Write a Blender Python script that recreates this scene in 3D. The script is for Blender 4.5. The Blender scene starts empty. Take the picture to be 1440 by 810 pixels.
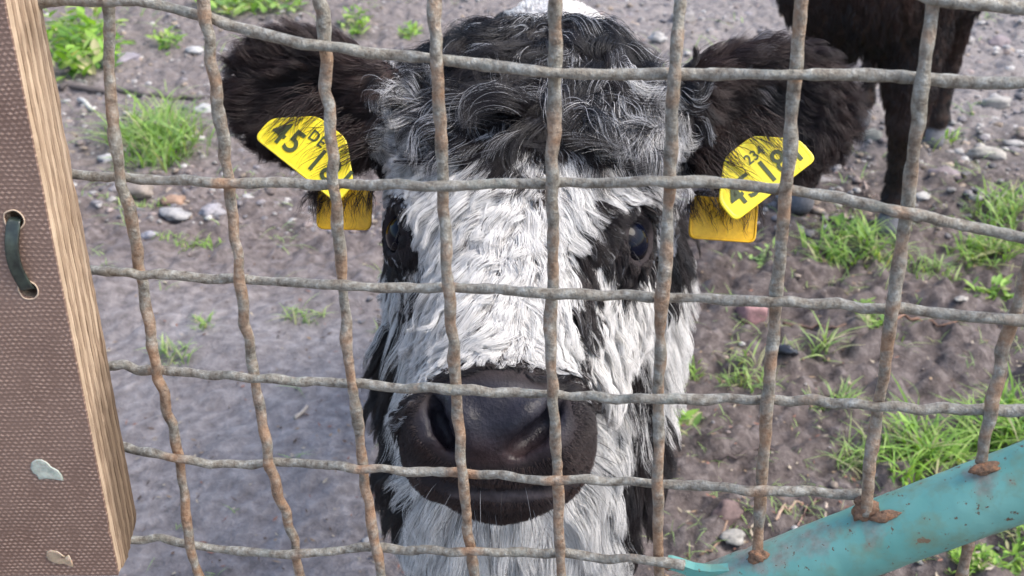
import bpy, bmesh, math, random
import numpy as np
from mathutils import Vector, Matrix, kdtree

rng = np.random.default_rng(7)
random.seed(7)
sc = bpy.context.scene
COL = sc.collection

# ---------------------------------------------------------------- camera
PITCH = math.radians(27.0)
FPX = 1544.0                      # focal length in photograph pixels (1440 wide)
CAM = np.array([0.0, 0.0, 1.0])
RX = np.array([1.0, 0.0, 0.0])
UP = np.array([0.0, math.sin(PITCH), math.cos(PITCH)])
BK = np.array([0.0, -math.cos(PITCH), math.sin(PITCH)])
cam_d = bpy.data.cameras.new('camera')
cam = bpy.data.objects.new('camera', cam_d)
COL.objects.link(cam)
cam.location = CAM.tolist()
cam.rotation_euler = (math.pi / 2 - PITCH, 0, 0)
cam_d.sensor_width = 36.0
cam_d.lens = FPX / 1440 * 36
cam_d.clip_start = 0.02
cam_d.clip_end = 500
cam_d.dof.use_dof = True
cam_d.dof.focus_distance = 0.61
cam_d.dof.aperture_fstop = 19.0
sc.camera = cam

# ---------------------------------------------------------------- light
SUN_EL, SUN_AZ = math.radians(54), math.radians(100)   # azimuth from +Y (away from camera) to +X (right)
world = bpy.data.worlds.new('World')
sc.world = world
world.use_nodes = True
wn = world.node_tree
bg = wn.nodes['Background']
sky = wn.nodes.new('ShaderNodeTexSky')
sky.sky_type = 'NISHITA'
sky.sun_disc = False
sky.sun_elevation = SUN_EL
sky.sun_rotation = SUN_AZ
sky.dust_density = 3.0
wn.links.new(sky.outputs[0], bg.inputs[0])
bg.inputs[1].default_value = 0.15
sd = bpy.data.lights.new('sun', 'SUN')
sd.energy = 1.4
sd.angle = math.radians(34)
sd.color = (1.0, 0.95, 0.88)
sun = bpy.data.objects.new('sun', sd)
COL.objects.link(sun)
sv = Vector((math.sin(SUN_AZ) * math.cos(SUN_EL), math.cos(SUN_AZ) * math.cos(SUN_EL), math.sin(SUN_EL)))
sun.rotation_euler = sv.to_track_quat('Z', 'Y').to_euler()
sc.view_settings.view_transform = 'Standard'
sc.view_settings.look = 'None'
sc.view_settings.gamma = 1.0
sc.view_settings.exposure = 1.36

# ---------------------------------------------------------------- helpers
def c2w(c):
    c = np.asarray(c, float)
    return CAM + c[..., 0:1] * RX + c[..., 1:2] * UP + c[..., 2:3] * BK if c.ndim > 1 else CAM + c[0] * RX + c[1] * UP + c[2] * BK
def v2w(c):
    return c[0] * RX + c[1] * UP + c[2] * BK
def at(px, py, d):
    return c2w(np.array([(px - 720) / FPX * d, -(py - 405) / FPX * d, -d]))
def proj(P):
    q = P - CAM
    x, y, d = q @ RX, q @ UP, -(q @ BK)
    return 720 + x / d * FPX, 405 - y / d * FPX, d
def ray(px, py):
    return (px - 720) / FPX * RX - (py - 405) / FPX * UP - BK
def on_ground(px, py, z=0.0):
    r = ray(px, py)
    return CAM + r * ((z - CAM[2]) / r[2])
FD0, FDX, FDY = 2.0, 0.0003, -0.00067          # the fence plane (disparity is linear over a plane)
def fence_pt(px, py, off=0.0):
    d = 1.0 / (FD0 + FDX * (px - 720) + FDY * (py - 405))
    return at(px, py, d) - off * FN
def norm(v):
    return v / np.maximum(np.linalg.norm(v, axis=-1, keepdims=True), 1e-9)
_a = [at(x, y, 1.0 / (FD0 + FDX * (x - 720) + FDY * (y - 405))) for x, y in ((300, 200), (1200, 200), (300, 700))]
FN = norm(np.cross(_a[1] - _a[0], _a[2] - _a[0]))
if FN @ BK > 0: FN = -FN                         # points away from the camera; off>0 is nearer to the camera

def tag(o, label=None, cat=None, group=None, kind=None):
    if label: o['label'] = label
    if cat: o['category'] = cat
    if group: o['group'] = group
    if kind: o['kind'] = kind
    return o
def empty(name, loc):
    o = bpy.data.objects.new(name, None)
    COL.objects.link(o)
    o.location = [float(v) for v in loc]
    o.empty_display_size = 0.05
    return o
def link_mesh(name, me, mat, parent=None, smooth=True):
    o = bpy.data.objects.new(name, me)
    COL.objects.link(o)
    if mat: me.materials.append(mat)
    if smooth: me.polygons.foreach_set('use_smooth', [True] * len(me.polygons))
    if parent is not None:
        o.parent = parent
        o.matrix_parent_inverse = Matrix.Translation(parent.location).inverted()
    return o
def mesh_np(name, V, F, mat=None, parent=None, smooth=True):
    """V (n,3), F (m,3|4) arrays of equal face size"""
    V = np.asarray(V, np.float32); F = np.asarray(F, np.int32)
    me = bpy.data.meshes.new(name)
    k = F.shape[1]
    me.vertices.add(len(V)); me.vertices.foreach_set('co', V.ravel())
    me.loops.add(F.size); me.loops.foreach_set('vertex_index', F.ravel())
    me.polygons.add(len(F)); me.polygons.foreach_set('loop_start', np.arange(0, F.size, k, dtype=np.int32))
    me.update(calc_edges=True); me.validate()
    return link_mesh(name, me, mat, parent, smooth)
def vcol(o, colr, name='Col'):
    a = o.data.attributes.new(name, 'FLOAT_COLOR', 'POINT')
    c = np.ones((len(colr), 4), np.float32); c[:, :3] = colr
    a.data.foreach_set('color', c.ravel())
def vflt(o, val, name):
    a = o.data.attributes.new(name, 'FLOAT', 'POINT')
    a.data.foreach_set('value', np.asarray(val, np.float32))

_PERM = rng.random((8, 64, 64, 64)).astype(np.float32)
def vnoise(P, freq, seed=0):
    q = np.asarray(P, float) * freq + seed * 13.7
    i = np.floor(q).astype(int); f = q - i; f = f * f * (3 - 2 * f)
    T = _PERM[seed % 8]
    i0 = i & 63; i1 = (i + 1) & 63
    if q.shape[-1] == 2:
        a = T[i0[..., 0], i0[..., 1], 0]; b = T[i1[..., 0], i0[..., 1], 0]
        c = T[i0[..., 0], i1[..., 1], 0]; d = T[i1[..., 0], i1[..., 1], 0]
        return (a + (b - a) * f[..., 0]) * (1 - f[..., 1]) + (c + (d - c) * f[..., 0]) * f[..., 1]
    r = 0
    for dx in (0, 1):
        for dy in (0, 1):
            for dz in (0, 1):
                w = (f[..., 0] if dx else 1 - f[..., 0]) * (f[..., 1] if dy else 1 - f[..., 1]) * (f[..., 2] if dz else 1 - f[..., 2])
                r = r + w * T[(i1 if dx else i0)[..., 0], (i1 if dy else i0)[..., 1], (i1 if dz else i0)[..., 2]]
    return r
def fbm(P, freq, octv=4, seed=0):
    s, a, t = 0, 1.0, 0
    for k in range(octv):
        s = s + a * vnoise(P, freq * 2 ** k, seed + k); t += a; a *= 0.5
    return s / t

# ---------------------------------------------------------------- materials
class NT:
    def __init__(self, name):
        self.m = bpy.data.materials.new(name); self.m.use_nodes = True
        self.t = self.m.node_tree; self.b = self.t.nodes['Principled BSDF']
    def n(self, typ, **kw):
        x = self.t.nodes.new(typ)
        for k, v in kw.items():
            if k in x.inputs.keys() if hasattr(x.inputs, 'keys') else False: x.inputs[k].default_value = v
            else: setattr(x, k, v)
        return x
    def l(self, a, b): self.t.links.new(a, b)
    def noise(self, scale, detail=4, rough=0.55, vec=None, dist=0.0):
        x = self.n('ShaderNodeTexNoise'); x.inputs['Scale'].default_value = scale
        x.inputs['Detail'].default_value = detail; x.inputs['Roughness'].default_value = rough
        x.inputs['Distortion'].default_value = dist
        if vec is not None: self.l(vec, x.inputs['Vector'])
        return x.outputs['Fac']
    def ramp(self, fac, stops):
        r = self.n('ShaderNodeValToRGB'); self.l(fac, r.inputs[0])
        e = r.color_ramp.elements
        while len(e) < len(stops): e.new(0.5)
        for el, (p, c) in zip(e, stops):
            el.position = p; el.color = (*c, 1) if len(c) == 3 else c
        return r.outputs[0]
    def mix(self, fac, a, b, mode='MIX'):
        x = self.n('ShaderNodeMix', data_type='RGBA', blend_type=mode)
        for s, v in ((0, fac), (6, a), (7, b)):
            if isinstance(v, (int, float)): x.inputs[s].default_value = v
            elif isinstance(v, tuple): x.inputs[s].default_value = (*v, 1)
            else: self.l(v, x.inputs[s])
        return x.outputs[2]
    def math(self, op, a, b=0.0):
        x = self.n('ShaderNodeMath', operation=op)
        for s, v in ((0, a), (1, b)):
            if isinstance(v, (int, float)): x.inputs[s].default_value = v
            else: self.l(v, x.inputs[s])
        return x.outputs[0]
    def attr(self, name, out='Color'):
        x = self.n('ShaderNodeAttribute', attribute_name=name); return x.outputs[out]
    def geo(self):
        return self.n('ShaderNodeNewGeometry').outputs['Position']
    def scaled(self, v, s):
        x = self.n('ShaderNodeMapping'); self.l(v, x.inputs[0]); x.inputs['Scale'].default_value = s
        return x.outputs[0]
    def bump(self, h, strength, dist=0.001):
        x = self.n('ShaderNodeBump'); x.inputs['Strength'].default_value = strength
        x.inputs['Distance'].default_value = dist
        self.l(h, x.inputs['Height']); self.l(x.outputs[0], self.b.inputs['Normal'])
        return x
    def base(self, c):
        if isinstance(c, tuple): self.b.inputs['Base Color'].default_value = (*c, 1)
        else: self.l(c, self.b.inputs['Base Color'])
    def rough(self, r):
        if isinstance(r, (int, float)): self.b.inputs['Roughness'].default_value = r
        else: self.l(r, self.b.inputs['Roughness'])
    def spec(self, s): self.b.inputs['Specular IOR Level'].default_value = s

def mat_ground():
    t = NT('soil'); p = t.geo()
    n1 = t.noise(3.0, 5, 0.6, p); n2 = t.noise(45, 6, 0.65, p); n3 = t.noise(260, 3, 0.6, p)
    c = t.ramp(n2, [(0.3, (0.042, 0.031, 0.027)), (0.5, (0.115, 0.092, 0.086)), (0.7, (0.21, 0.18, 0.172))])
    c2 = t.ramp(n2, [(0.3, (0.125, 0.112, 0.113)), (0.5, (0.21, 0.194, 0.196)), (0.7, (0.31, 0.292, 0.292))])
    c = t.mix(t.attr('wet', 'Fac'), c, c2)
    c = t.mix(t.math('MULTIPLY', t.math('GREATER_THAN', n3, 0.66), 0.5), c, (0.3, 0.26, 0.24))
    c = t.mix(t.attr('stony', 'Fac'), c, t.ramp(n3, [(0.3, (0.14, 0.13, 0.13)), (0.5, (0.26, 0.245, 0.24)), (0.7, (0.42, 0.4, 0.39))]))
    c = t.mix(t.math('MULTIPLY', t.attr('damp', 'Fac'), 0.85), c, t.ramp(n2, [(0.3, (0.022, 0.016, 0.014)), (0.5, (0.068, 0.052, 0.047)), (0.72, (0.15, 0.125, 0.115))]))
    t.base(c); t.rough(t.mix(t.attr('wet', 'Fac'), (0.85, 0.85, 0.85), (0.6, 0.6, 0.6))); t.spec(0.35)
    t.bump(t.math('ADD', n2, t.math('MULTIPLY', n3, 0.35)), 0.7, 0.012)
    return t.m
def mat_vcol(name, rough=0.8, nscale=80, amt=0.25, bump=0.3, spec=0.3, bd=0.002):
    t = NT(name); n = t.noise(nscale, 4, 0.6, t.geo())
    t.base(t.mix(amt, t.attr('Col'), t.mix(1.0, t.attr('Col'), t.ramp(n, [(0.3, (0.3, 0.3, 0.3)), (0.7, (1.6, 1.6, 1.6))]), 'MULTIPLY')))
    t.rough(rough); t.spec(spec); t.bump(n, bump, bd)
    return t.m
def mat_grass():
    t = NT('grass_blade'); c = t.attr('Col')
    t.base(c); t.rough(0.5); t.spec(0.35)
    tr = t.n('ShaderNodeBsdfTranslucent'); t.l(t.mix(1.0, c, (1.3, 1.4, 0.5), 'MULTIPLY'), tr.inputs[0])
    mx = t.n('ShaderNodeMixShader'); mx.inputs[0].default_value = 0.35
    t.l(t.b.outputs[0], mx.inputs[1]); t.l(tr.outputs[0], mx.inputs[2])
    t.l(mx.outputs[0], t.t.nodes['Material Output'].inputs[0])
    return t.m
def mat_wire():
    t = NT('weathered_wire'); p = t.geo()
    n1 = t.noise(230, 6, 0.7, p); n2 = t.noise(70, 4, 0.6, p); n3 = t.noise(900, 3, 0.6, p)
    c = t.ramp(n1, [(0.3, (0.085, 0.064, 0.045)), (0.43, (0.205, 0.178, 0.138)), (0.55, (0.30, 0.28, 0.232)), (0.7, (0.48, 0.465, 0.41))])
    c = t.mix(t.ramp(n2, [(0.55, (0, 0, 0)), (0.7, (0.5, 0.5, 0.5))]), c, (0.17, 0.225, 0.205))
    rust = t.ramp(n1, [(0.3, (0.17, 0.085, 0.045)), (0.5, (0.36, 0.20, 0.105)), (0.75, (0.50, 0.35, 0.23))])
    rf = t.math('ADD', t.attr('rust', 'Fac'), t.math('MULTIPLY', t.math('SUBTRACT', n2, 0.5), 2.2))
    c = t.mix(t.ramp(rf, [(0.36, (0, 0, 0)), (0.85, (0.8, 0.8, 0.8))]), c, rust)
    t.base(c); t.rough(0.62); t.spec(0.5)
    t.b.inputs['Metallic'].default_value = 0.15
    t.bump(t.math('ADD', n1, t.math('MULTIPLY', n3, 0.4)), 1.0, 0.0016)
    return t.m
def mat_pipe():
    t = NT('turquoise_paint'); p = t.geo()
    n1 = t.noise(75, 5, 0.6, p); n2 = t.noise(240, 4, 0.7, p); n3 = t.noise(25, 3, 0.5, p)
    c = t.ramp(n3, [(0.3, (0.095, 0.285, 0.245)), (0.7, (0.165, 0.38, 0.325))])
    c = t.mix(t.ramp(n1, [(0.48, (0, 0, 0)), (0.68, (0.8, 0.8, 0.8))]), c, (0.15, 0.245, 0.17))
    dirt = t.ramp(t.math('ADD', t.attr('dirt', 'Fac'), t.math('MULTIPLY', t.math('SUBTRACT', n1, 0.5), 1.6)), [(0.4, (0, 0, 0)), (0.85, (0.85, 0.85, 0.85))])
    c = t.mix(dirt, c, t.ramp(n2, [(0.3, (0.16, 0.13, 0.1)), (0.7, (0.33, 0.3, 0.27))]))
    chip = t.ramp(n2, [(0.635, (0, 0, 0)), (0.65, (1, 1, 1))])
    c = t.mix(chip, c, (0.12, 0.07, 0.04))
    chip2 = t.ramp(n1, [(0.69, (0, 0, 0)), (0.705, (0.8,) * 3)])
    c = t.mix(chip2, c, (0.2, 0.1, 0.05))
    t.base(c); t.rough(t.ramp(n1, [(0.3, (0.32,) * 3), (0.7, (0.55,) * 3)])); t.spec(0.5)
    t.bump(t.math('SUBTRACT', t.math('MULTIPLY', n1, 0.6), t.math('MULTIPLY', chip, 0.4)), 0.45, 0.0012)
    return t.m
def mat_rust():
    t = NT('rusty_weld'); p = t.geo(); n1 = t.noise(300, 5, 0.7, p)
    t.base(t.ramp(n1, [(0.3, (0.09, 0.05, 0.03)), (0.5, (0.22, 0.13, 0.08)), (0.7, (0.36, 0.17, 0.08))]))
    t.rough(0.85); t.bump(n1, 0.9, 0.002)
    return t.m
MAT_GROUND = mat_ground()
MAT_STONE = mat_vcol('stone', 0.8, 160, 0.4, 0.35)
MAT_GRASS = mat_grass()
MAT_WIRE, MAT_PIPE, MAT_RUST = mat_wire(), mat_pipe(), mat_rust()
MAT_WOODY = mat_vcol('dry_stick', 0.85, 200, 0.4, 0.5)
MAT_SKIN = None

# ---------------------------------------------------------------- ground
def axis(lo, hi, step, far):
    core = np.arange(lo, hi, step)
    out, s, x = [], step, hi
    while x < far: out.append(x); s *= 1.35; x += s
    out.append(far)
    neg, s, x = [], step, lo
    while x > -far: s *= 1.35; x -= s; neg.append(x)
    return np.concatenate([np.array(neg[::-1]), core, np.array(out)])
def ground_masks(X, Y):
    P = np.stack([X, Y, np.zeros_like(X)], -1)
    px, py, d = proj(P); ok = d > 0.1
    px = np.where(ok, px, 720); py = np.where(ok, py, 900)
    s = lambda v, a, b: np.clip((v - a) / (b - a), 0, 1)
    wet = (1 - s(px, 480, 900)) * s(py, 330, 470) * s(px, -900, -300)
    wet = np.maximum(wet, 0.25 * s(py, 250, 500))
    stony = (1 - s(py, 170, 340)) * (0.45 + 0.55 * s(px, 500, 900))
    return wet, stony, px, py
def ground_h(X, Y):
    wet, stony, px, py = ground_masks(X, Y)
    P2 = np.stack([X, Y], -1)
    big = (fbm(P2, 2.2, 3, 1) - 0.5) * 0.07
    clod = np.abs(fbm(P2 + 0.05 * fbm(P2, 9, 2, 5)[..., None], 13, 5, 2) - 0.5) * 0.085
    fine = (fbm(P2, 60, 3, 3) - 0.5) * 0.016
    damp = 1 - 0.6 * wet + 0.7 * np.clip((px - 850) / 150, 0, 1) * np.clip((py - 220) / 100, 0, 1)
    h = big + (clod + fine) * damp
    near = np.exp(-((X / 6) ** 2 + ((Y - 2.5) / 6) ** 2))
    return h * near
gx = axis(-2.3, 2.5, 0.0085, 90); gy = axis(0.75, 5.2, 0.0085, 90)
GX, GY = np.meshgrid(gx, gy, indexing='ij')
GZ = ground_h(GX, GY)
nx, ny = GX.shape
idx = np.arange(nx * ny).reshape(nx, ny)
F = np.stack([idx[:-1, :-1], idx[1:, :-1], idx[1:, 1:], idx[:-1, 1:]], -1).reshape(-1, 4)
ground = mesh_np('ground', np.stack([GX, GY, GZ], -1).reshape(-1, 3), F, MAT_GROUND)
wet, stony, _, _ = ground_masks(GX, GY)
vflt(ground, (wet * (0.7 + 0.6 * (fbm(np.stack([GX, GY], -1), 4, 3, 2) - 0.5))).ravel().clip(0, 1), 'wet')
vflt(ground, (stony * 0.5).ravel(), 'stony')
_w, _s, PXg, PYg = ground_masks(GX, GY)
vflt(ground, (np.clip((PXg - 800) / 160, 0, 1) * np.clip((PYg - 150) / 130, 0, 1) * (0.55 + 0.9 * (fbm(np.stack([GX, GY], -1), 5, 3, 6) - 0.3))).ravel().clip(0, 1), 'damp')
tag(ground, 'muddy trampled soil strewn with pebbles', kind='structure')
def gz(x, y):
    return float(ground_h(np.array([x]), np.array([y]))[0])
def gpt(px, py):
    p = on_ground(px, py)
    p = on_ground(px, py, gz(p[0], p[1])); p[2] = gz(p[0], p[1])
    return p

# pebbles
def ico(sub):
    bm = bmesh.new(); bmesh.ops.create_icosphere(bm, subdivisions=sub, radius=1)
    V = np.array([v.co[:] for v in bm.verts]); F = np.array([[v.index for v in f.verts] for f in bm.faces])
    bm.free(); return V, F
IV1, IF1 = ico(2); IV2, IF2 = ico(3)
STONE_COLS = np.array([(0.36, 0.34, 0.33), (0.28, 0.26, 0.27), (0.45, 0.43, 0.41), (0.33, 0.27, 0.25), (0.22, 0.21, 0.22), (0.5, 0.48, 0.46), (0.38, 0.31, 0.25)])
def stone_verts(V, sx, sy, sz, seed):
    n = vnoise(V, 1.6, seed) - 0.5
    v = V * (1 + 0.8 * n[:, None]) + 0.5 * (vnoise(V, 3.3, seed + 1)[:, None] - 0.5) * V
    return v * [sx, sy, sz]
variants = [stone_verts(IV1, 1, 0.75, 0.5, s) for s in range(8)]
def scatter_pebbles():
    Vs, Fs, Cs, off = [], [], [], 0
    n = 0
    tries = 0
    while n < 9500 and tries < 120000:
        tries += 1
        px = random.uniform(-150, 1600); py = random.uniform(-90, 830) if random.random() < 0.3 else random.uniform(-90, 330)
        g = on_ground(px, py)
        dens = 0.9 if (py < 230 and px > 650) else (0.75 if py < 330 else 0.10)
        if px < 500 and py > 380: dens = 0.02
        if random.random() > dens: continue
        r = 0.0032 + 0.012 * random.random() ** 3
        if py < 230 and px > 650: r *= 1.25
        if py > 380: r *= 0.6
        a = random.uniform(0, 6.28); ca, sa = math.cos(a), math.sin(a)
        v = variants[random.randrange(8)] * r
        v = np.stack([v[:, 0] * ca - v[:, 1] * sa, v[:, 0] * sa + v[:, 1] * ca, v[:, 2]], -1)
        Vs.append(v + [g[0], g[1], gz_fast(g[0], g[1]) + r * 0.02]); Fs.append(IF1 + off); off += len(v)
        c = STONE_COLS[random.randrange(len(STONE_COLS))] * random.uniform(0.4, 0.92)
        Cs.append(np.repeat(c[None], len(v), 0)); n += 1
    o = mesh_np('gravel', np.concatenate(Vs), np.concatenate(Fs), MAT_STONE)
    vcol(o, np.concatenate(Cs))
    tag(o, 'small grey pebbles scattered over the muddy soil', 'gravel', kind='stuff')
def gz_fast(x, y):
    i = np.searchsorted(gx, x); j = np.searchsorted(gy, y)
    return GZ[min(i, nx - 1), min(j, ny - 1)]
scatter_pebbles()

def stone(px, py, wpx, label, col, flat=0.5, asp=0.7, ang=0.0, name='stone', cat='stone', group='loose stones on the mud', seed=None):
    p = gpt(px, py); d = proj(p[None])[2][0]
    r = wpx * d / FPX / 2
    sd_ = seed if seed is not None else random.randrange(50)
    v = stone_verts(IV2, r, r * asp, r * flat, sd_)
    ca, sa = math.cos(ang), math.sin(ang)
    v = np.stack([v[:, 0] * ca - v[:, 1] * sa, v[:, 0] * sa + v[:, 1] * ca, v[:, 2]], -1)
    o = mesh_np(name, v, IF2, MAT_STONE)
    o.location = (p[0], p[1], gz_fast(p[0], p[1]) + r * flat * 0.35)
    vcol(o, np.repeat(np.array(col)[None], len(v), 0) * (0.5 + 0.36 * vnoise(v / r, 2.5, 3)[:, None]))
    tag(o, label, cat, group)
    return o
G, W_, P_, B_ = (0.36, 0.34, 0.33), (0.6, 0.58, 0.55), (0.31, 0.26, 0.27), (0.34, 0.26, 0.2)
stone(1030, 757, 34, 'pale grey oval stone just above the turquoise pipe', (0.42, 0.4, 0.36), 0.55, 0.7, 0.2)
stone(1026, 715, 46, 'brown lump of broken brick above the pale oval stone', (0.2, 0.14, 0.13), 0.6, 0.8, 0.5)
stone(1043, 488, 10, 'tiny white pebble left of the glossy black pebble', W_)
stone(1062, 486, 17, 'small white flat stone beside the glossy black pebble', W_, 0.4, 0.6)
stone(1297, 281, 26, 'pale flat stone beside the hoof of the dark calf', W_, 0.4, 0.6)
stone(1385, 222, 52, 'long pale flat stone under the right end of the upper wire', (0.5, 0.47, 0.42), 0.35, 0.35, -0.25)
stone(1330, 245, 42, 'rounded purplish grey stone left of the long pale flat stone', P_, 0.55, 0.7, 0.4)
stone(1400, 150, 40, 'pale grey angular stone near the right picture edge', (0.45, 0.43, 0.4), 0.5, 0.6)
stone(1222, 198, 30, 'mossy grey rounded stone between black ear and calf leg', (0.34, 0.34, 0.3), 0.6, 0.8)
stone(1285, 704, 22, 'pale tan stone fragment behind the grass near the pipe', B_)
stone(1183, 306, 18, 'small tan pebble above the grass tuft by the black ear', (0.4, 0.33, 0.27), 0.5)
stone(1350, 65, 38, 'grey stone right of the hind leg of the dark calf', G, 0.5, 0.8)
stone(1405, 60, 34, 'brownish stone high up by the right picture edge', P_, 0.5, 0.8, 0.5)
stone(1425, 205, 30, 'grey slab of stone at the right picture edge', (0.46, 0.44, 0.42), 0.4, 0.5)
stone(1350, 430, 20, 'pale broken stone under the right part of the fence', (0.45, 0.42, 0.38), 0.4)
stone(1010, 325, 20, 'small grey stone beneath the lower right ear tag', G, 0.5)
stone(960, 30, 34, 'grey cobble above the right black ear', G, 0.5, 0.8)
stone(925, 62, 26, 'whitish pebble right of the forelock', (0.48, 0.47, 0.46), 0.5, 0.8)
stone(243, 280, 34, 'orange brown pebble in the gravel on the left', (0.42, 0.28, 0.2), 0.5, 0.75)
stone(195, 275, 40, 'rounded tan grey stone left of the orange brown pebble', (0.36, 0.31, 0.27), 0.6, 0.8)
stone(245, 305, 36, 'pale grey stone under the orange brown pebble', (0.44, 0.43, 0.43), 0.5, 0.7)
stone(300, 312, 34, 'pale violet grey stone right of the pale grey stone', (0.42, 0.4, 0.42), 0.5, 0.7)
stone(210, 330, 30, 'light grey flat stone by the second wire of the fence', (0.4, 0.39, 0.42), 0.4, 0.6)
stone(170, 85, 62, 'purplish grey flat slab in front of the upper left weeds', (0.36, 0.33, 0.38), 0.3, 0.7, 0.6)
stone(275, 73, 26, 'whitish round stone right of the upper left weeds', (0.55, 0.54, 0.53), 0.5, 0.8)
stone(150, 222, 26, 'white pebble by the plywood board', (0.55, 0.53, 0.55), 0.5, 0.8)
stone(285, 150, 30, 'white stone half hidden behind the second vertical wire', (0.5, 0.5, 0.5), 0.5, 0.7)
stone(335, 195, 28, 'grey stone below the tip of the left ear', G, 0.5, 0.7)
stone(1147, 250, 34, 'grey stone under the lower edge of the right ear', (0.3, 0.28, 0.28), 0.5, 0.8)
# glossy dark pebble
t_ = NT('wet_black'); t_.base((0.02, 0.022, 0.028)); t_.rough(0.15)
o = stone(1103, 506, 34, 'glossy black elongated pebble lying on the soil', (0.02, 0.02, 0.03), 0.38, 0.4, -0.35, 'black_pebble', 'pebble', None, 4)
o.data.materials[0] = t_.m
# brick fragment
def brick_piece(px, py, wpx, label, col):
    p = gpt(px, py); d = proj(p[None])[2][0]; s = wpx * d / FPX
    bm = bmesh.new(); bmesh.ops.create_cube(bm, size=1)
    bmesh.ops.subdivide_edges(bm, edges=bm.edges[:], cuts=5, use_grid_fill=True)
    V = np.array([v.co[:] for v in bm.verts])
    r = np.linalg.norm(V, axis=1, keepdims=True)
    V2 = V * np.minimum(1, 0.68 / r) * (1 + 0.25 * (vnoise(V, 3, 2)[:, None] - 0.5)) * [s, s * 0.8, s * 0.75]
    for v, c in zip(bm.verts, V2): v.co = c
    me = bpy.data.meshes.new('brick_fragment'); bm.to_mesh(me); bm.free()
    o = link_mesh('brick_fragment', me, MAT_STONE)
    o.location = (p[0], p[1], gz_fast(p[0], p[1]) + s * 0.28); o.rotation_euler = (0.1, 0.1, 0.35)
    vcol(o, np.repeat(np.array(col)[None], len(V), 0) * (0.75 + 0.5 * vnoise(V, 5, 4)[:, None]))
    tag(o, label, 'brick')
brick_piece(1056, 449, 38, 'reddish purple brick fragment on the soil right of the calf', (0.30, 0.175, 0.175))

# sticks
def tube_np(P, R, sides=8, lump=0.0, seed=0, cap=True):
    P = np.asarray(P, float); n = len(P); R = np.broadcast_to(np.asarray(R, float), (n,))
    T = norm(np.gradient(P, axis=0))
    ref = np.array([0.13, 0.2, 0.97]); 
    if abs(T.mean(0) @ ref) > 0.8: ref = np.array([0.95, 0.2, 0.1])
    A = norm(np.cross(T, ref)); B = np.cross(T, A)
    ang = np.linspace(0, 2 * math.pi, sides, endpoint=False)
    off = np.cos(ang)[None, :, None] * A[:, None] + np.sin(ang)[None, :, None] * B[:, None]
    V = P[:, None] + off * R[:, None, None]
    if lump:
        V = P[:, None] + off * (R[:, None] * (1 + lump * (fbm(V * 1.0, 130, 3, seed) - 0.5) * 2))[..., None]
    V = V.reshape(-1, 3)
    i = np.arange(n - 1)[:, None] * sides; j = np.arange(sides)[None]; j2 = (j + 1) % sides
    F = np.stack([i + j, i + j2, i + sides + j2, i + sides + j], -1).reshape(-1, 4)
    if cap:
        V = np.concatenate([V, P[:1], P[-1:]]); c0, c1 = n * sides, n * sides + 1
        k = np.arange(sides); k2 = (k + 1) % sides
        F = np.concatenate([F, np.stack([np.full(sides, c0), k2, k, k], -1)[:, [0, 1, 2, 2]], np.stack([np.full(sides, c1), (n - 1) * sides + k, (n - 1) * sides + k2, (n - 1) * sides + k2], -1)])
    return V, F
def mesh_poly(name, V, F, mat, parent=None):
    me = bpy.data.meshes.new(name)
    fl = []
    for f in np.asarray(F).tolist():
        g = []
        for i in f:
            if i not in g: g.append(i)
        if len(g) > 2: fl.append(g)
    me.from_pydata(np.asarray(V).tolist(), [], fl); me.update()
    return link_mesh(name, me, mat, parent)
def stick(pts, wpx, label, col, name='twig', cat='twig', group='dry twigs on the soil'):
    Q = []
    for a, b in zip(pts[:-1], pts[1:]):
        for s in np.linspace(0, 1, 6, endpoint=False): Q.append((a[0] + (b[0] - a[0]) * s, a[1] + (b[1] - a[1]) * s))
    Q.append(pts[-1])
    P = np.array([gpt(*q) for q in Q]); d = proj(P)[2].mean(); r = wpx * d / FPX / 2
    hz = P[:, 2]; k = np.ones(5) / 5
    P[:, 2] = np.maximum(np.convolve(np.pad(hz, 2, mode='edge'), k, 'valid'), hz - r) + r * 0.8
    V, F = tube_np(P, np.linspace(r, r * 0.6, len(P)), 7, 0.25, 2)
    o = mesh_poly(name, V, F, MAT_WOODY)
    vcol(o, np.repeat(np.array(col)[None], len(V), 0))
    tag(o, label, cat, group)
stick([(85, 128), (150, 133), (220, 137), (300, 140), (420, 146)], 9, 'long dark stick lying across the gravel behind the left tuft', (0.1, 0.085, 0.08), 'stick', 'stick', None)
stick([(112, 142), (135, 160)], 8, 'short whitish stick end by the plywood board', (0.5, 0.48, 0.44))
stick([(920, 660), (960, 640), (1010, 655)], 5, 'thin dark twig right of the calf near the wires', (0.12, 0.09, 0.08))
stick([(1010, 633), (1090, 636)], 6, 'straight dark twig crossing behind a vertical wire', (0.09, 0.07, 0.065))
stick([(1155, 698), (1130, 725), (1118, 752)], 4, 'thin reddish twig leaning by the pipe', (0.26, 0.16, 0.13))
stick([(1090, 735), (1105, 715), (1130, 705)], 5, 'short tan twig curving above the pipe', (0.32, 0.23, 0.17))
stick([(985, 765), (1020, 745), (1040, 715)], 4, 'thin brown twig beside the pale oval stone', (0.25, 0.17, 0.12))
stick([(1160, 712), (1165, 728)], 5, 'short pale splinter beside the reddish twig', (0.4, 0.33, 0.27))
stick([(1240, 455), (1300, 450), (1360, 460)], 5, 'brown twig under the middle wire at the right', (0.22, 0.13, 0.09))
stick([(1185, 235), (1215, 262), (1240, 285)], 4, 'thin pale stalk beside the hoof of the dark calf', (0.36, 0.28, 0.24))
stick([(414, 588), (432, 574)], 7, 'small pale wood chip on the smooth mud at left', (0.4, 0.35, 0.3))
stick([(1100, 458), (1150, 462), (1190, 452)], 5, 'dark twig right of the brick fragment', (0.14, 0.09, 0.07))

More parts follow.
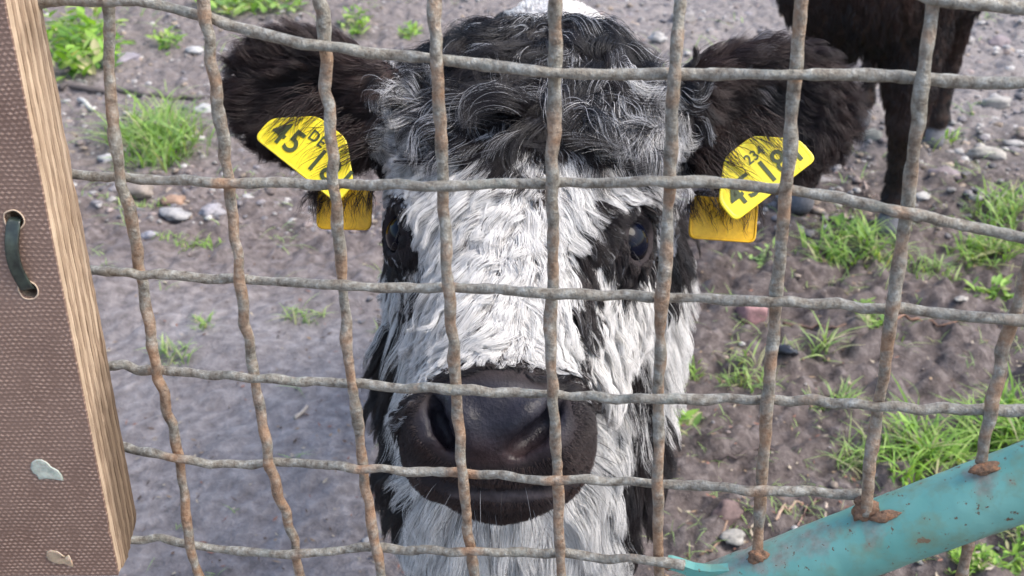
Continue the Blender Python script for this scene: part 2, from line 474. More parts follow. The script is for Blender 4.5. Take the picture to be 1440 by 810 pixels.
# grass
def blades(base_pts, hts, spread, wid, curl, cols, seg=4):
    n = len(base_pts); a = rng.uniform(0, 2 * math.pi, n)
    dirh = np.stack([np.cos(a), np.sin(a), np.zeros(n)], -1)
    sp = spread * rng.uniform(0.3, 1.3, n); cu = curl * rng.uniform(0.3, 1.5, n)
    side = np.stack([-np.sin(a), np.cos(a), np.zeros(n)], -1)
    tw = rng.uniform(-0.8, 0.8, n)[:, None]
    side = norm(side + dirh * tw)
    V = []
    ts = np.linspace(0, 1, seg + 1)
    for t in ts:
        c = base_pts + dirh * (hts * (sp * t + cu * t * t))[:, None] + np.array([0, 0, 1.0]) * (hts * (t - 0.55 * cu * t ** 2.2))[:, None]
        w = (wid * (1 - t ** 1.8) * (0.6 + 0.8 * t if t < 0.5 else 1.0))[:, None]
        V += [c - side * w, c + side * w]
    V = np.stack(V, 1).reshape(-1, 3)
    m = 2 * (seg + 1); o = np.arange(n)[:, None] * m; k = np.arange(seg)[None] * 2
    F = np.stack([o + k, o + k + 1, o + k + 3, o + k + 2], -1).reshape(-1, 4)
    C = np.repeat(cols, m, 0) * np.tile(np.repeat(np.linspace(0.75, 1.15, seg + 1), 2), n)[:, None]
    return V, F, C
GREEN = np.array([(0.17, 0.32, 0.045), (0.24, 0.40, 0.06), (0.12, 0.25, 0.045), (0.32, 0.44, 0.12), (0.4, 0.38, 0.2)])
def gcols(n, pale=0.0):
    k = rng.choice(5, n, p=[0.28, 0.27, 0.2, 0.13, 0.12])
    c = GREEN[k] * rng.uniform(0.75, 1.2, n)[:, None]
    return c * (1 - pale) + pale * np.array([0.42, 0.48, 0.33])
def tuft(px, py, rx, ry, h, n, label, w=1.0, pale=0.0, curl=0.6, name='grass_tuft', spread=0.5):
    c = gpt(px, py); pts = []
    d = proj(c[None])[2][0]
    for _ in range(n):
        a, r = random.uniform(0, 6.28), random.random() ** 0.6 * (1.0 if random.random() < 0.75 or n < 60 else 1.35)
        p = on_ground(px + rx * r * math.cos(a), py + ry * r * math.sin(a)); p[2] = gz_fast(p[0], p[1]) - 0.003
        pts.append(p)
    pts = np.array(pts); h_ = h * d / FPX
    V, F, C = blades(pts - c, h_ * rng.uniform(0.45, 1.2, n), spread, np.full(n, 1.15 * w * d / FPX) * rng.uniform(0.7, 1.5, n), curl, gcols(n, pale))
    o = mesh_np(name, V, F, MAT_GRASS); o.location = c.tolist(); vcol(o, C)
    tag(o, label, 'grass tuft' if name == 'grass_tuft' else 'weed', 'grass tufts and weeds on the mud')
def weed(px, py, rx, ry, n, leafpx, label, pale=0.0, hgt=0.5):
    c = gpt(px, py); d = proj(c[None])[2][0]; Vs, Fs, Cs, off = [], [], [], 0
    cols = gcols(n, pale)
    for i in range(n):
        a, r = random.uniform(0, 6.28), random.random() ** 0.6
        p = on_ground(px + rx * r * math.cos(a), py + ry * r * math.sin(a)); p[2] = gz_fast(p[0], p[1])
        L = leafpx * d / FPX * random.uniform(0.6, 1.3); W = L * random.uniform(0.3, 0.5)
        b = random.uniform(0, 6.28); e = random.uniform(0.1, 1.0)
        u = np.array([math.cos(b) * math.cos(e), math.sin(b) * math.cos(e), math.sin(e)]); s = norm(np.array([-math.sin(b), math.cos(b), random.uniform(-.4, .4)]))
        nn = np.cross(u, s); p = p - c + np.array([0, 0, random.uniform(0, hgt) * leafpx * d / FPX])
        b0 = p; gs = np.array([0, 0, 0.0]); sw = norm(np.cross(b0 - gs + 1e-6, [0, 0, 1.0])) * 0.0006
        rows = []
        for t, w in ((0, 0.08), (0.25, 0.75), (0.5, 1.0), (0.75, 0.7), (1, 0.05)):
            q = p + u * L * t - nn * L * 0.25 * t * t
            rows += [q - s * W * w / 2 + nn * W * 0.12, q, q + s * W * w / 2 + nn * W * 0.12]
        rows += [gs - sw, gs + sw, b0 + sw, b0 - sw]
        Vs.append(np.array(rows)); f = [[off + 15, off + 16, off + 17, off + 18]]
        for k in range(4):
            b0 = off + k * 3; f += [[b0, b0 + 1, b0 + 4, b0 + 3], [b0 + 1, b0 + 2, b0 + 5, b0 + 4]]
        Fs.append(np.array(f)); off += 19; Cs.append(np.repeat(cols[i][None], 19, 0))
    o = mesh_np('weed', np.concatenate(Vs), np.concatenate(Fs), MAT_GRASS); o.location = c.tolist(); vcol(o, np.concatenate(Cs))
    tag(o, label, 'weed', 'grass tufts and weeds on the mud')
tuft(225, 215, 55, 32, 62, 420, 'bright dense grass tuft between the first two vertical wires', 1.3, 0.1, 0.7)
weed(115, 75, 60, 45, 260, 26, 'yellow green leafy weeds beside the top of the plywood board', 0.0, 1.2)
weed(355, 14, 80, 22, 260, 20, 'strip of green weeds along the top edge above the left ear', 0.1, 0.8)
weed(235, 65, 22, 12, 40, 16, 'small leafy weed right of the purplish slab', 0.0, 0.8)
tuft(265, 355, 40, 10, 18, 80, 'small bright grass patch left of the second wire', 1.2, 0.1)
tuft(190, 300, 60, 8, 14, 70, 'low thin grass row beside the rounded tan grey stone', 1.2, 0.25)
tuft(245, 505, 25, 12, 28, 60, 'pale sparse grass tuft on the smooth mud at left', 1.3, 0.35)
tuft(285, 465, 14, 8, 22, 26, 'tiny tuft above the pale sparse grass tuft', 1.3, 0.2)
tuft(425, 452, 35, 12, 26, 44, 'thin grass sprig left of the calf cheek', 1.2, 0.2, 0.9)
weed(500, 46, 22, 12, 50, 14, 'yellow green weed above the left ear base', 0.05, 0.8)
weed(575, 52, 16, 9, 36, 12, 'small yellow weed left of the forelock', 0.05, 0.8)
tuft(1205, 368, 62, 20, 44, 210, 'bright grass tuft below the right ear and dark hoof', 1.5, 0.1, 0.8)
weed(1195, 335, 25, 10, 22, 22, 'broad leaved sprig behind the bright tuft by the hoof', 0.05, 0.6)
tuft(1405, 300, 32, 25, 40, 150, 'grass clump at the right edge above the sloping wire', 1.3, 0.1, 0.7)
tuft(1390, 358, 45, 14, 36, 170, 'wide grass tuft at the right edge below the sloping wire', 1.4, 0.05, 0.8)
tuft(1315, 385, 40, 14, 26, 90, 'thin grass patch right of the eighth vertical wire', 1.2, 0.2)
weed(1400, 415, 45, 14, 50, 18, 'round leaved weed near the upper right wire crossing', 0.1, 0.4)
tuft(1050, 540, 40, 20, 34, 90, 'short grass tuft right of the white neck fur', 1.2, 0.2, 0.8)
tuft(1155, 502, 18, 8, 46, 26, 'sparse tall blades right of the black pebble', 1.6, 0.25, 0.8)
tuft(1175, 570, 38, 10, 30, 70, 'thin grass patch between the two right vertical wires', 1.2, 0.25, 0.8)
weed(1222, 460, 28, 14, 44, 15, 'low small leaved weed left of the eighth vertical wire', 0.15, 0.3)
tuft(1210, 648, 42, 16, 50, 80, 'wiry grass tuft above the weld on the pipe', 1.2, 0.2, 0.9)
tuft(1300, 645, 56, 24, 62, 210, 'lush bright grass tuft rising behind the turquoise pipe', 1.8, 0.05, 0.9)
tuft(1410, 615, 54, 24, 64, 200, 'lush grass at the right edge above the turquoise pipe', 1.9, 0.05, 0.9)
tuft(1270, 690, 26, 8, 44, 30, 'few broad blades leaning over the pipe edge', 2.2, 0.0, 0.7)
weed(1370, 795, 50, 22, 150, 12, 'low clover like weed below the turquoise pipe', 0.0, 0.7)
weed(1432, 775, 16, 34, 50, 13, 'green weed at the lower right picture corner', 0.0, 0.7)
weed(958, 615, 20, 22, 26, 26, 'pale green sprig right of the neck of the calf', 0.1, 0.6)
tuft(975, 530, 14, 7, 20, 30, 'tiny grass sprig beside the white neck fur', 1.2, 0.1)
tuft(1320, 200, 24, 10, 26, 70, 'yellow green tuft at the hind hoof of the dark calf', 1.4, 0.1)
weed(1065, 375, 30, 12, 26, 12, 'faint small weed above the brick fragment', 0.3, 0.3)
def sparse():
    pts = []
    for _ in range(1100):
        px, py = random.uniform(-60, 1520), random.uniform(-60, 830)
        if (px < 520 and py > 380 and random.random() < 0.85) or (py < 200 and px > 600 and random.random() < 0.6) or (px < 900 and random.random() < 0.5): continue
        for _ in range(random.randrange(2, 7)):
            p = on_ground(px + random.gauss(0, 7), py + random.gauss(0, 3)); p[2] = gz_fast(p[0], p[1]) - 0.002; pts.append(p)
    pts = np.array(pts); n = len(pts); d = proj(pts)[2]
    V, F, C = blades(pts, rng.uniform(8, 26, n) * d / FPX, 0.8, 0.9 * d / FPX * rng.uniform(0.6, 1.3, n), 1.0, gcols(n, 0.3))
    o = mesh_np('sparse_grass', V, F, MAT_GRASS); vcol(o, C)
    tag(o, 'stray short grass blades sprouting all over the soil', 'grass', kind='stuff')
    # litter: tiny crumbs of dead leaf and straw
    m = 3200; Vs, Fs = [], []
    for i in range(m):
        px, py = random.uniform(500, 1500) if random.random() < 0.8 else random.uniform(0, 500), random.uniform(-40, 830)
        p = on_ground(px, py); p[2] = gz_fast(p[0], p[1]) + 0.003
        L, a = random.uniform(0.003, 0.016), random.uniform(0, 6.28); w = random.uniform(0.0008, 0.003)
        u = np.array([math.cos(a), math.sin(a), random.uniform(-.3, .3)]); s = np.array([-math.sin(a), math.cos(a), random.uniform(-.3, .3)])
        Vs += [p - u * L / 2, p + s * w, p + u * L / 2 + [0, 0, 0.001], p - s * w]
        Fs.append([i * 4, i * 4 + 1, i * 4 + 2, i * 4 + 3])
    o = mesh_np('plant_litter', Vs, Fs, MAT_WOODY, smooth=False)
    lc = np.array([(0.24, 0.17, 0.11), (0.34, 0.29, 0.22), (0.10, 0.065, 0.05), (0.07, 0.05, 0.04), (0.22, 0.11, 0.08)])[rng.integers(0, 5, m)]
    vcol(o, np.repeat(lc, 4, 0)); tag(o, 'crumbs of dry straw and dead leaf on the soil', 'litter', kind='stuff')
sparse()
# ---------------------------------------------------------------- the woven wire fence
VW = [
 [(152,-30),(152,0),(154,25),(154,59),(153,99),(157,148),(160,188),(167,227),(170,262),(182,291),(187,321),(193,346),(194,375),(202,400),(204,430),(211,456),(213,486),(221,516),(221,532),(232,552),(234,582),(244,597),(247,628),(253,646),(255,673),(260,694),(261,724),(265,749),(267,770),(273,790),(282,815),(290,860)],
 [(284,-30),(286,0),(288,30),(296,54),(295,84),(304,114),(305,148),(310,173),(316,198),(316,222),(322,247),(323,277),(328,306),(329,336),(336,356),(336,395),(342,425),(343,456),(351,476),(353,506),(358,527),(360,547),(366,572),(370,603),(376,623),(377,653),(387,673),(391,699),(403,719),(405,739),(415,759),(416,785),(423,815),(430,860)],
 [(444,-30),(448,0),(454,15),(456,44),(457,64),(460,84),(458,109),(456,128),(464,148),(464,176),(465,195),(470,222),(467,244),(468,260),(474,288),(474,320),(479,350),(480,378),(482,405),(484,425),(488,450),(486,476),(491,511),(494,537),(501,577),(505,603),(508,638),(511,658),(512,684),(519,704),(522,734),(527,765),(533,785),(536,812),(543,860)],
 [(611,-30),(611,0),(610,30),(614,54),(613,79),(616,109),(617,148),(620,178),(621,212),(623,242),(623,262),(623,291),(627,321),(628,356),(627,375),(630,400),(634,425),(633,456),(639,481),(638,506),(641,537),(642,557),(643,587),(648,613),(647,643),(651,668),(653,694),(656,719),(657,749),(662,770),(664,790),(668,812),(674,860)],
 [(781,-30),(781,0),(780,30),(782,64),(780,99),(780,128),(779,163),(780,188),(775,222),(778,252),(775,277),(778,306),(778,336),(777,365),(778,400),(775,430),(773,456),(775,486),(774,511),(778,542),(777,567),(781,592),(781,623),(784,653),(784,678),(786,704),(785,734),(787,765),(788,785),(790,812),(793,860)],
 [(959,-30),(957,0),(954,30),(952,59),(949,99),(947,128),(944,163),(945,198),(942,237),(942,267),(939,296),(938,326),(937,356),(933,400),(930,430),(928,466),(929,501),(926,537),(926,562),(926,603),(927,633),(924,673),(926,704),(925,744),(926,785),(927,812),(928,860)],
 [(1129,-30),(1127,0),(1125,30),(1122,59),(1120,94),(1117,119),(1114,148),(1112,178),(1112,212),(1107,247),(1104,277),(1101,316),(1098,346),(1096,375),(1092,400),(1091,425),(1089,456),(1087,481),(1083,511),(1082,542),(1079,562),(1077,592),(1076,623),(1072,653),(1070,689),(1068,719),(1067,749),(1065,782)],
 [(1316,-30),(1312,5),(1308,40),(1302,74),(1298,109),(1293,143),(1292,173),(1286,198),(1283,227),(1279,267),(1276,296),(1270,326),(1266,360),(1260,400),(1255,430),(1250,466),(1246,501),(1243,532),(1236,562),(1233,582),(1229,613),(1223,648),(1221,684),(1217,722)],
 [(1650,-120),(1610,-20),(1560,110),(1520,200),(1490,262),(1470,310),(1455,350),(1440,395),(1431,430),(1420,461),(1408,496),(1406,527),(1396,557),(1393,587),(1385,613),(1380,650)],
 [(1790,-120),(1740,20),(1700,140),(1660,270),(1625,380),(1590,480),(1560,566),(1545,625)],
]
HW = [
 [(20,6),(57,3),(99,0),(148,2),(193,0),(217,5),(237,10),(272,20),(296,25),(326,37),(356,44),(395,54),(425,62),(449,64),(480,67),(520,75),(559,78),(599,81),(628,85),(668,90),(707,94),(747,99),(776,103),(816,104),(855,105),(895,104),(934,104),(960,104),(1000,105),(1049,104),(1088,105),(1123,105),(1167,105),(1207,105),(1256,107),(1291,110),(1325,113),(1365,116),(1404,117),(1440,117),(1620,121),(1850,128)],
 [(30,240),(60,243),(102,245),(128,248),(153,249),(173,248),(198,253),(232,254),(267,253),(296,257),(321,258),(351,258),(385,256),(420,258),(444,261),(480,258),(520,261),(559,258),(589,262),(618,262),(653,261),(697,258),(737,258),(771,258),(796,256),(836,258),(875,257),(915,254),(944,257),(990,255),(1024,258),(1059,262),(1088,266),(1113,267),(1143,273),(1177,277),(1207,285),(1237,291),(1266,299),(1301,304),(1330,312),(1365,319),(1400,326),(1440,335),(1620,376),(1850,425)],
 [(60,376),(100,378),(129,380),(153,382),(183,383),(198,388),(222,385),(257,388),(296,393),(336,391),(365,395),(420,397),(450,400),(480,401),(531,405),(566,404),(596,406),(627,403),(662,406),(698,406),(728,410),(753,411),(779,414),(814,413),(845,416),(880,414),(910,418),(936,419),(960,419),(990,419),(1021,423),(1051,423),(1082,425),(1112,424),(1142,428),(1178,426),(1213,434),(1244,434),(1269,433),(1299,438),(1335,442),(1370,446),(1400,448),(1440,451),(1620,470),(1850,492)],
 [(90,512),(120,512),(154,515),(175,512),(195,522),(218,519),(238,522),(268,524),(294,528),(324,527),(354,533),(385,532),(415,537),(446,536),(480,539),(510,539),(541,544),(571,547),(602,544),(637,549),(667,548),(693,553),(723,551),(748,554),(779,553),(804,558),(834,556),(865,562),(895,560),(926,561),(960,561),(990,563),(1021,559),(1056,563),(1082,561),(1112,565),(1142,561),(1173,568),(1203,567),(1233,573),(1264,571),(1294,577),(1325,573),(1360,577),(1390,575),(1416,578),(1440,577),(1560,582)],
 [(110,615),(145,622),(175,628),(192,634),(218,637),(243,644),(268,647),(294,653),(324,652),(354,654),(385,649),(415,651),(446,653),(480,655),(505,661),(536,658),(571,664),(602,663),(642,664),(672,668),(703,667),(733,673),(764,676),(789,676),(824,673),(855,678),(885,676),(915,680),(960,682),(990,683),(1021,685),(1051,691),(1082,690),(1112,691),(1142,690),(1173,695),(1212,695)],
 [(120,756),(165,758),(200,760),(223,755),(248,762),(268,766),(304,772),(334,775),(365,777),(400,780),(435,778),(480,774),(510,769),(541,770),(571,775),(602,772),(632,777),(667,775),(703,777),(733,776),(764,779),(794,777),(824,782),(855,787),(885,784),(915,789),(941,791),(962,795)],
]
HTOP = [(1285,-14),(1310,-3),(1335,1),(1365,4),(1395,7),(1424,10),(1440,11),(1620,18),(1850,26)]
def densify(pts, step=5.0):
    P = np.array(pts, float); s = np.concatenate([[0], np.cumsum(np.hypot(*np.diff(P, axis=0).T))])
    q = np.linspace(0, s[-1], int(s[-1] / step) + 2)
    x, y = np.interp(q, s, P[:, 0]), np.interp(q, s, P[:, 1])
    k = np.array([0, 0.5, 2.5, 0.5, 0.0]); k /= k.sum()
    x2 = np.convolve(np.pad(x, 2, mode='reflect', reflect_type='odd'), k, 'valid'); y2 = np.convolve(np.pad(y, 2, mode='reflect', reflect_type='odd'), k, 'valid')
    return np.stack([x2, y2], -1)
def cross_pts(A, B):
    out = None; best = 1e9
    d = np.hypot(A[:, None, 0] - B[None, :, 0], A[:, None, 1] - B[None, :, 1])
    i, j = np.unravel_index(d.argmin(), d.shape)
    return (i, j) if d[i, j] < 8 else None
def longer(v):
    v = list(v); (x0, y0), (x1, y1) = v[0], v[1]
    if y0 < -20 and x0 < 1400: v.insert(0, (x0 - 0.1 * (780 - x0) * 0.7, y0 - 120))
    if v[-1][1] > 850: v.append((v[-1][0] + 0.11 * (780 - v[-1][0]), v[-1][1] + 90))
    return v
VD = [densify(longer(v)) for v in VW]; HD = [densify(h) for h in HW]
RV, RH = 0.0027, 0.0024
def wire_mesh(name, D, crosses, amp, r, seed, label=None):
    """crosses: list of (index, sign)"""
    n = len(D); off = np.zeros(n); rust = np.full(n, 0.06)
    if crosses:
        cs = sorted(crosses); xi = [c[0] for c in cs]; si = [c[1] * amp for c in cs]
        step = np.mean(np.diff(xi)) if len(xi) > 1 else 28
        xi = [xi[0] - step] + xi + [xi[-1] + step]; si = [-si[0]] + si + [-si[-1]]
        for a in range(len(xi) - 1):
            m = (np.arange(n) >= xi[a]) & (np.arange(n) <= xi[a + 1]); t = (np.arange(n)[m] - xi[a]) / (xi[a + 1] - xi[a])
            s = 0.5 - 0.5 * np.cos(np.pi * np.clip((t - 0.08) / 0.84, 0, 1)); off[m] = si[a] * (1 - s) + si[a + 1] * s
        for c in cs: rust = np.maximum(rust, random.choice((0.0, 0.2, 0.5, 0.75)) * np.exp(-((np.arange(n) - c[0]) / random.choice((2.5, 5.0))) ** 2))
    P = np.array([fence_pt(D[i, 0], D[i, 1], off[i]) for i in range(n)])
    # keep the pixel course while leaving the plane by off
    for i in range(n):
        rr = ray(D[i, 0], D[i, 1]); P[i] = CAM + rr * (((P[i] - CAM) @ FN) / (rr @ FN))
    R = r * (1 + 0.24 * (fbm(P, 70, 3, seed % 5) - 0.5) * 2 + 0.1 * (vnoise(P, 240, 1) - 0.5) * 2)
    V, F = tube_np(P, R, 14, 0.16, seed % 6)
    o = mesh_poly(name, V, F, MAT_WIRE, fence)
    low = np.clip((D[:, 1] - 250) / 500, 0, 1)
    base = (0.46 + 0.20 * low if name == 'vertical_wire' else 0.10 + 0.06 * low)
    rr = np.repeat(np.maximum(rust, rust * 0 + base), 14); rr = np.concatenate([rr, [rr[0], rr[-1]]])
    vflt(o, rr + 0.35 * (fbm(V, 30, 2, 3) - 0.5), 'rust')
    return o
fence = empty('wire_fence', fence_pt(720, 800))
tag(fence, 'woven rusty wire fence panel with a turquoise pipe frame in front of the calf', 'fence')
cv_, ch_ = [[] for _ in VD], [[] for _ in HD]
for i, v in enumerate(VD):
    for j, h in enumerate(HD):
        c = cross_pts(v, h)
        if c:
            s = 1 if (i - 3 + j) % 2 == 0 else -1
            cv_[i].append((int(c[0]), s)); ch_[j].append((int(c[1]), -s))
for i, v in enumerate(VD): wire_mesh('vertical_wire', v, cv_[i], RV, RV, i)
for j, h in enumerate(HD): wire_mesh('horizontal_wire', h, ch_[j], RV, RH, j + 2)
wire_mesh('horizontal_wire', densify(HTOP), [], 0, RH * 1.1, 3)
# stub of a wire coming out below the pipe
wire_mesh('vertical_wire', densify([(1378, 690), (1366, 740), (1360, 775), (1350, 820), (1340, 860)]), [], 0, RV * 0.95, 4)

# frame pipe and welds
def pipe(pts, r, name, dirt_top=0.6):
    D = densify(pts, 4.0); P = np.array([fence_pt(*q) - FN * -0.002 for q in D])
    P = P - 0.0 * FN
    V, F = tube_np(P, r, 48, 0.02, 3)
    o = mesh_poly(name, V, F, MAT_PIPE, fence)
    ax = np.repeat(P, 48, 0); ax = np.concatenate([ax, P[:1], P[-1:]]); n_ = norm(V - ax)
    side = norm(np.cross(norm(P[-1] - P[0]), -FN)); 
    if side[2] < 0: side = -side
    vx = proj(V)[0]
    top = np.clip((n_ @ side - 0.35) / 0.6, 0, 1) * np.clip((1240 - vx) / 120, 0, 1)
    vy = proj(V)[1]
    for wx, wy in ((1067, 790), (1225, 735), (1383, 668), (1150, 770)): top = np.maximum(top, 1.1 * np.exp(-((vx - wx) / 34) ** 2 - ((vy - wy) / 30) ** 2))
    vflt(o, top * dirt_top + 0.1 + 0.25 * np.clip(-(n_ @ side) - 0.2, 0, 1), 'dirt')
    return o
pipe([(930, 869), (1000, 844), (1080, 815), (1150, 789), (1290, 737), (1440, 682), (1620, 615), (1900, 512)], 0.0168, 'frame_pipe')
def strip(pts, w_px, t, name, mat):
    """flat bar following pts"""
    D = densify(pts, 5.0); bm = bmesh.new(); prev = None
    P = np.array([fence_pt(*q) - FN * 0.001 for q in D]); T = norm(np.gradient(P, axis=0)); S = norm(np.cross(T, FN))
    for i in range(len(P)):
        w = w_px / FPX * 0.56 / 2 * (1 if 0 < i < len(P) - 1 else 0.8)
        ring = [bm.verts.new(P[i] + S[i] * a * w - FN * b * t) for a, b in ((-1, -.6), (-.8, 1), (.8, 1), (1, -.6))]
        if prev:
            for k in range(4): bm.faces.new((prev[k], prev[(k + 1) % 4], ring[(k + 1) % 4], ring[k]))
        else: bm.faces.new(ring)
        prev = ring
    bm.faces.new(prev[::-1]); bmesh.ops.recalc_face_normals(bm, faces=bm.faces)
    me = bpy.data.meshes.new(name); bm.to_mesh(me); bm.free(); o = link_mesh(name, me, mat, fence, False)
    vflt(o, np.zeros(len(me.vertices)), 'dirt'); return o
strip([(938, 787), (955, 792), (975, 799), (1000, 802), (1030, 800)], 17, 0.003, 'frame_strip', MAT_PIPE)
def blob(px, py, rx, ry, rot, off, seed, name='weld', mat=None):
    c = fence_pt(px, py, off); d = proj(c[None])[2][0]; k = d / FPX
    X = norm(np.cross(UP, -FN)); Y = np.cross(-FN, X)
    a = math.radians(rot); U = X * math.cos(a) + Y * math.sin(a); W = -X * math.sin(a) + Y * math.cos(a)
    v = IV2 * (1 + 1.1 * (fbm(IV2 * 0.03, 90, 3, seed)[:, None] - 0.5))
    V = c + v[:, :1] * U * rx * k - v[:, 1:2] * W * ry * k - v[:, 2:3] * FN * min(rx, ry) * k * 0.6
    return mesh_np(name, V, IF2, mat or MAT_RUST, fence)
blob(1067, 778, 13, 15, 80, 0.003, 1); blob(1217, 716, 19, 20, 30, 0.002, 2); blob(1243, 713, 20, 9, 10, 0.007, 3)
blob(943, 791, 11, 9, 10, 0.002, 6); blob(1381, 652, 21, 9, 18, 0.004, 4); blob(1213, 702, 11, 11, 0, 0.002, 5)

# ---------------------------------------------------------------- plywood board
BT_, BB_ = at(52, -30, 0.478), at(201, 772, 0.600)        # back right edge, touches the fence
FT_, FB_ = at(0, -30, 0.447), at(166, 809, 0.562)
e_up = norm(FT_ - FB_); thick = norm(((FT_ - BT_) + (FB_ - BB_)) / 2 - e_up * (((FT_ - BT_) + (FB_ - BB_)) / 2 @ e_up))
tlen = float(((FT_ - BT_) @ thick + (FB_ - BB_) @ thick) / 2)
wdir = norm(np.cross(e_up, thick))
if wdir @ RX > 0: wdir = -wdir
BL = 0.62; BWD = 0.26
board = empty('plywood_board', FB_)
tag(board, 'brown film faced plywood board with bare layered edge tied to the fence', 'board')
def bpt(u, v, w):   # u leftwards, v up, w from front face backwards
    return FB_ + wdir * u + e_up * v - thick * w
def mat_film():
    t = NT('film_face'); tc = t.attr('uvw', 'Vector')
    x = t.n('ShaderNodeSeparateXYZ'); t.l(tc, x.inputs[0])
    nz = t.noise(60, 3, 0.6, tc); n2 = t.noise(9, 4, 0.6, tc); n3 = t.noise(700, 3, 0.7, tc)
    wob = t.math('MULTIPLY', t.math('SUBTRACT', nz, 0.5), 0.0034)
    # woven print: offset rows of little dashes
    row = t.math('MULTIPLY', t.math('ADD', x.outputs[1], wob), 1 / 0.0021)
    par = t.math('MULTIPLY', t.math('FLOOR', row), 0.5)
    cx = t.math('ADD', t.math('MULTIPLY', t.math('ADD', x.outputs[0], wob), 1 / 0.0029), par)
    fx = t.math('ABSOLUTE', t.math('SUBTRACT', t.math('FRACT', cx), 0.5)); fy = t.math('ABSOLUTE', t.math('SUBTRACT', t.math('FRACT', row), 0.5))
    h = t.math('SUBTRACT', 1.0, t.math('ADD', t.math('MULTIPLY', fx, 1.5), t.math('MULTIPLY', fy, 1.8)))
    hs = t.ramp(h, [(0.15, (0, 0, 0)), (0.65, (1, 1, 1))])
    hs = t.math('MULTIPLY', hs, t.ramp(t.noise(130, 4, 0.7, tc), [(0.35, (0.15,) * 3), (0.6, (1, 1, 1))]))
    c = t.mix(hs, (0.135, 0.078, 0.056), (0.40, 0.27, 0.20))
    c = t.mix(t.ramp(n2, [(0.35, (0, 0, 0)), (0.7, (0.55, 0.55, 0.55))]), c, (0.29, 0.20, 0.155))
    c = t.mix(t.math('MULTIPLY', t.math('GREATER_THAN', n3, 0.63), 0.4), c, (0.34, 0.25, 0.22))
    sc_ = t.noise(1, 4, 0.7, t.scaled(tc, (260, 12, 1))); c = t.mix(t.ramp(sc_, [(0.66, (0, 0, 0)), (0.72, (0.35,) * 3)]), c, (0.34, 0.27, 0.23))
    st = t.noise(22, 5, 0.7, tc); c = t.mix(t.ramp(st, [(0.5, (0, 0, 0)), (0.7, (0.4,) * 3)]), c, (0.13, 0.08, 0.062))
    t.base(c); t.rough(0.5); t.spec(0.45); t.bump(t.math('ADD', hs, t.math('MULTIPLY', n3, 0.6)), 0.55, 0.0005)
    return t.m
def mat_ply(name, c1, c2, grain):
    t = NT(name); tc = t.attr('uvw', 'Vector')
    n = t.noise(1, 5, 0.65, t.scaled(tc, grain)); n2 = t.noise(18, 3, 0.6, tc); n3 = t.noise(900, 3, 0.6, tc)
    c = t.ramp(n, [(0.3, c1), (0.55, c2), (0.75, tuple(min(1, v * 1.3) for v in c2))])
    c = t.mix(t.ramp(t.math('ADD', n2, t.math('MULTIPLY', t.attr('dirt', 'Fac'), 0.6)), [(0.55, (0, 0, 0)), (0.85, (0.75,) * 3)]), c, tuple(v * 0.42 for v in c1))
    t.base(c); t.rough(0.85); t.spec(0.2); t.bump(t.math('ADD', n, t.math('MULTIPLY', n3, 0.5)), 0.9, 0.0008)
    return t.m
M_FILM = mat_film()
M_PA = mat_ply('ply_long_grain', (0.29, 0.195, 0.12), (0.54, 0.41, 0.285), (1100, 25, 1100))
M_PB = mat_ply('ply_end_grain', (0.17, 0.11, 0.07), (0.38, 0.27, 0.18), (1100, 60, 1100))
HOLES = []
for (hx, hy) in ((20, 309), (40, 408)):
    r_ = ray(hx, hy); k = ((FB_ - CAM) @ thick) / (r_ @ thick); h = CAM + r_ * k - FB_
    HOLES.append((h @ wdir, h @ e_up))
HR = 0.0042
nply = 11; ptk = tlen / nply
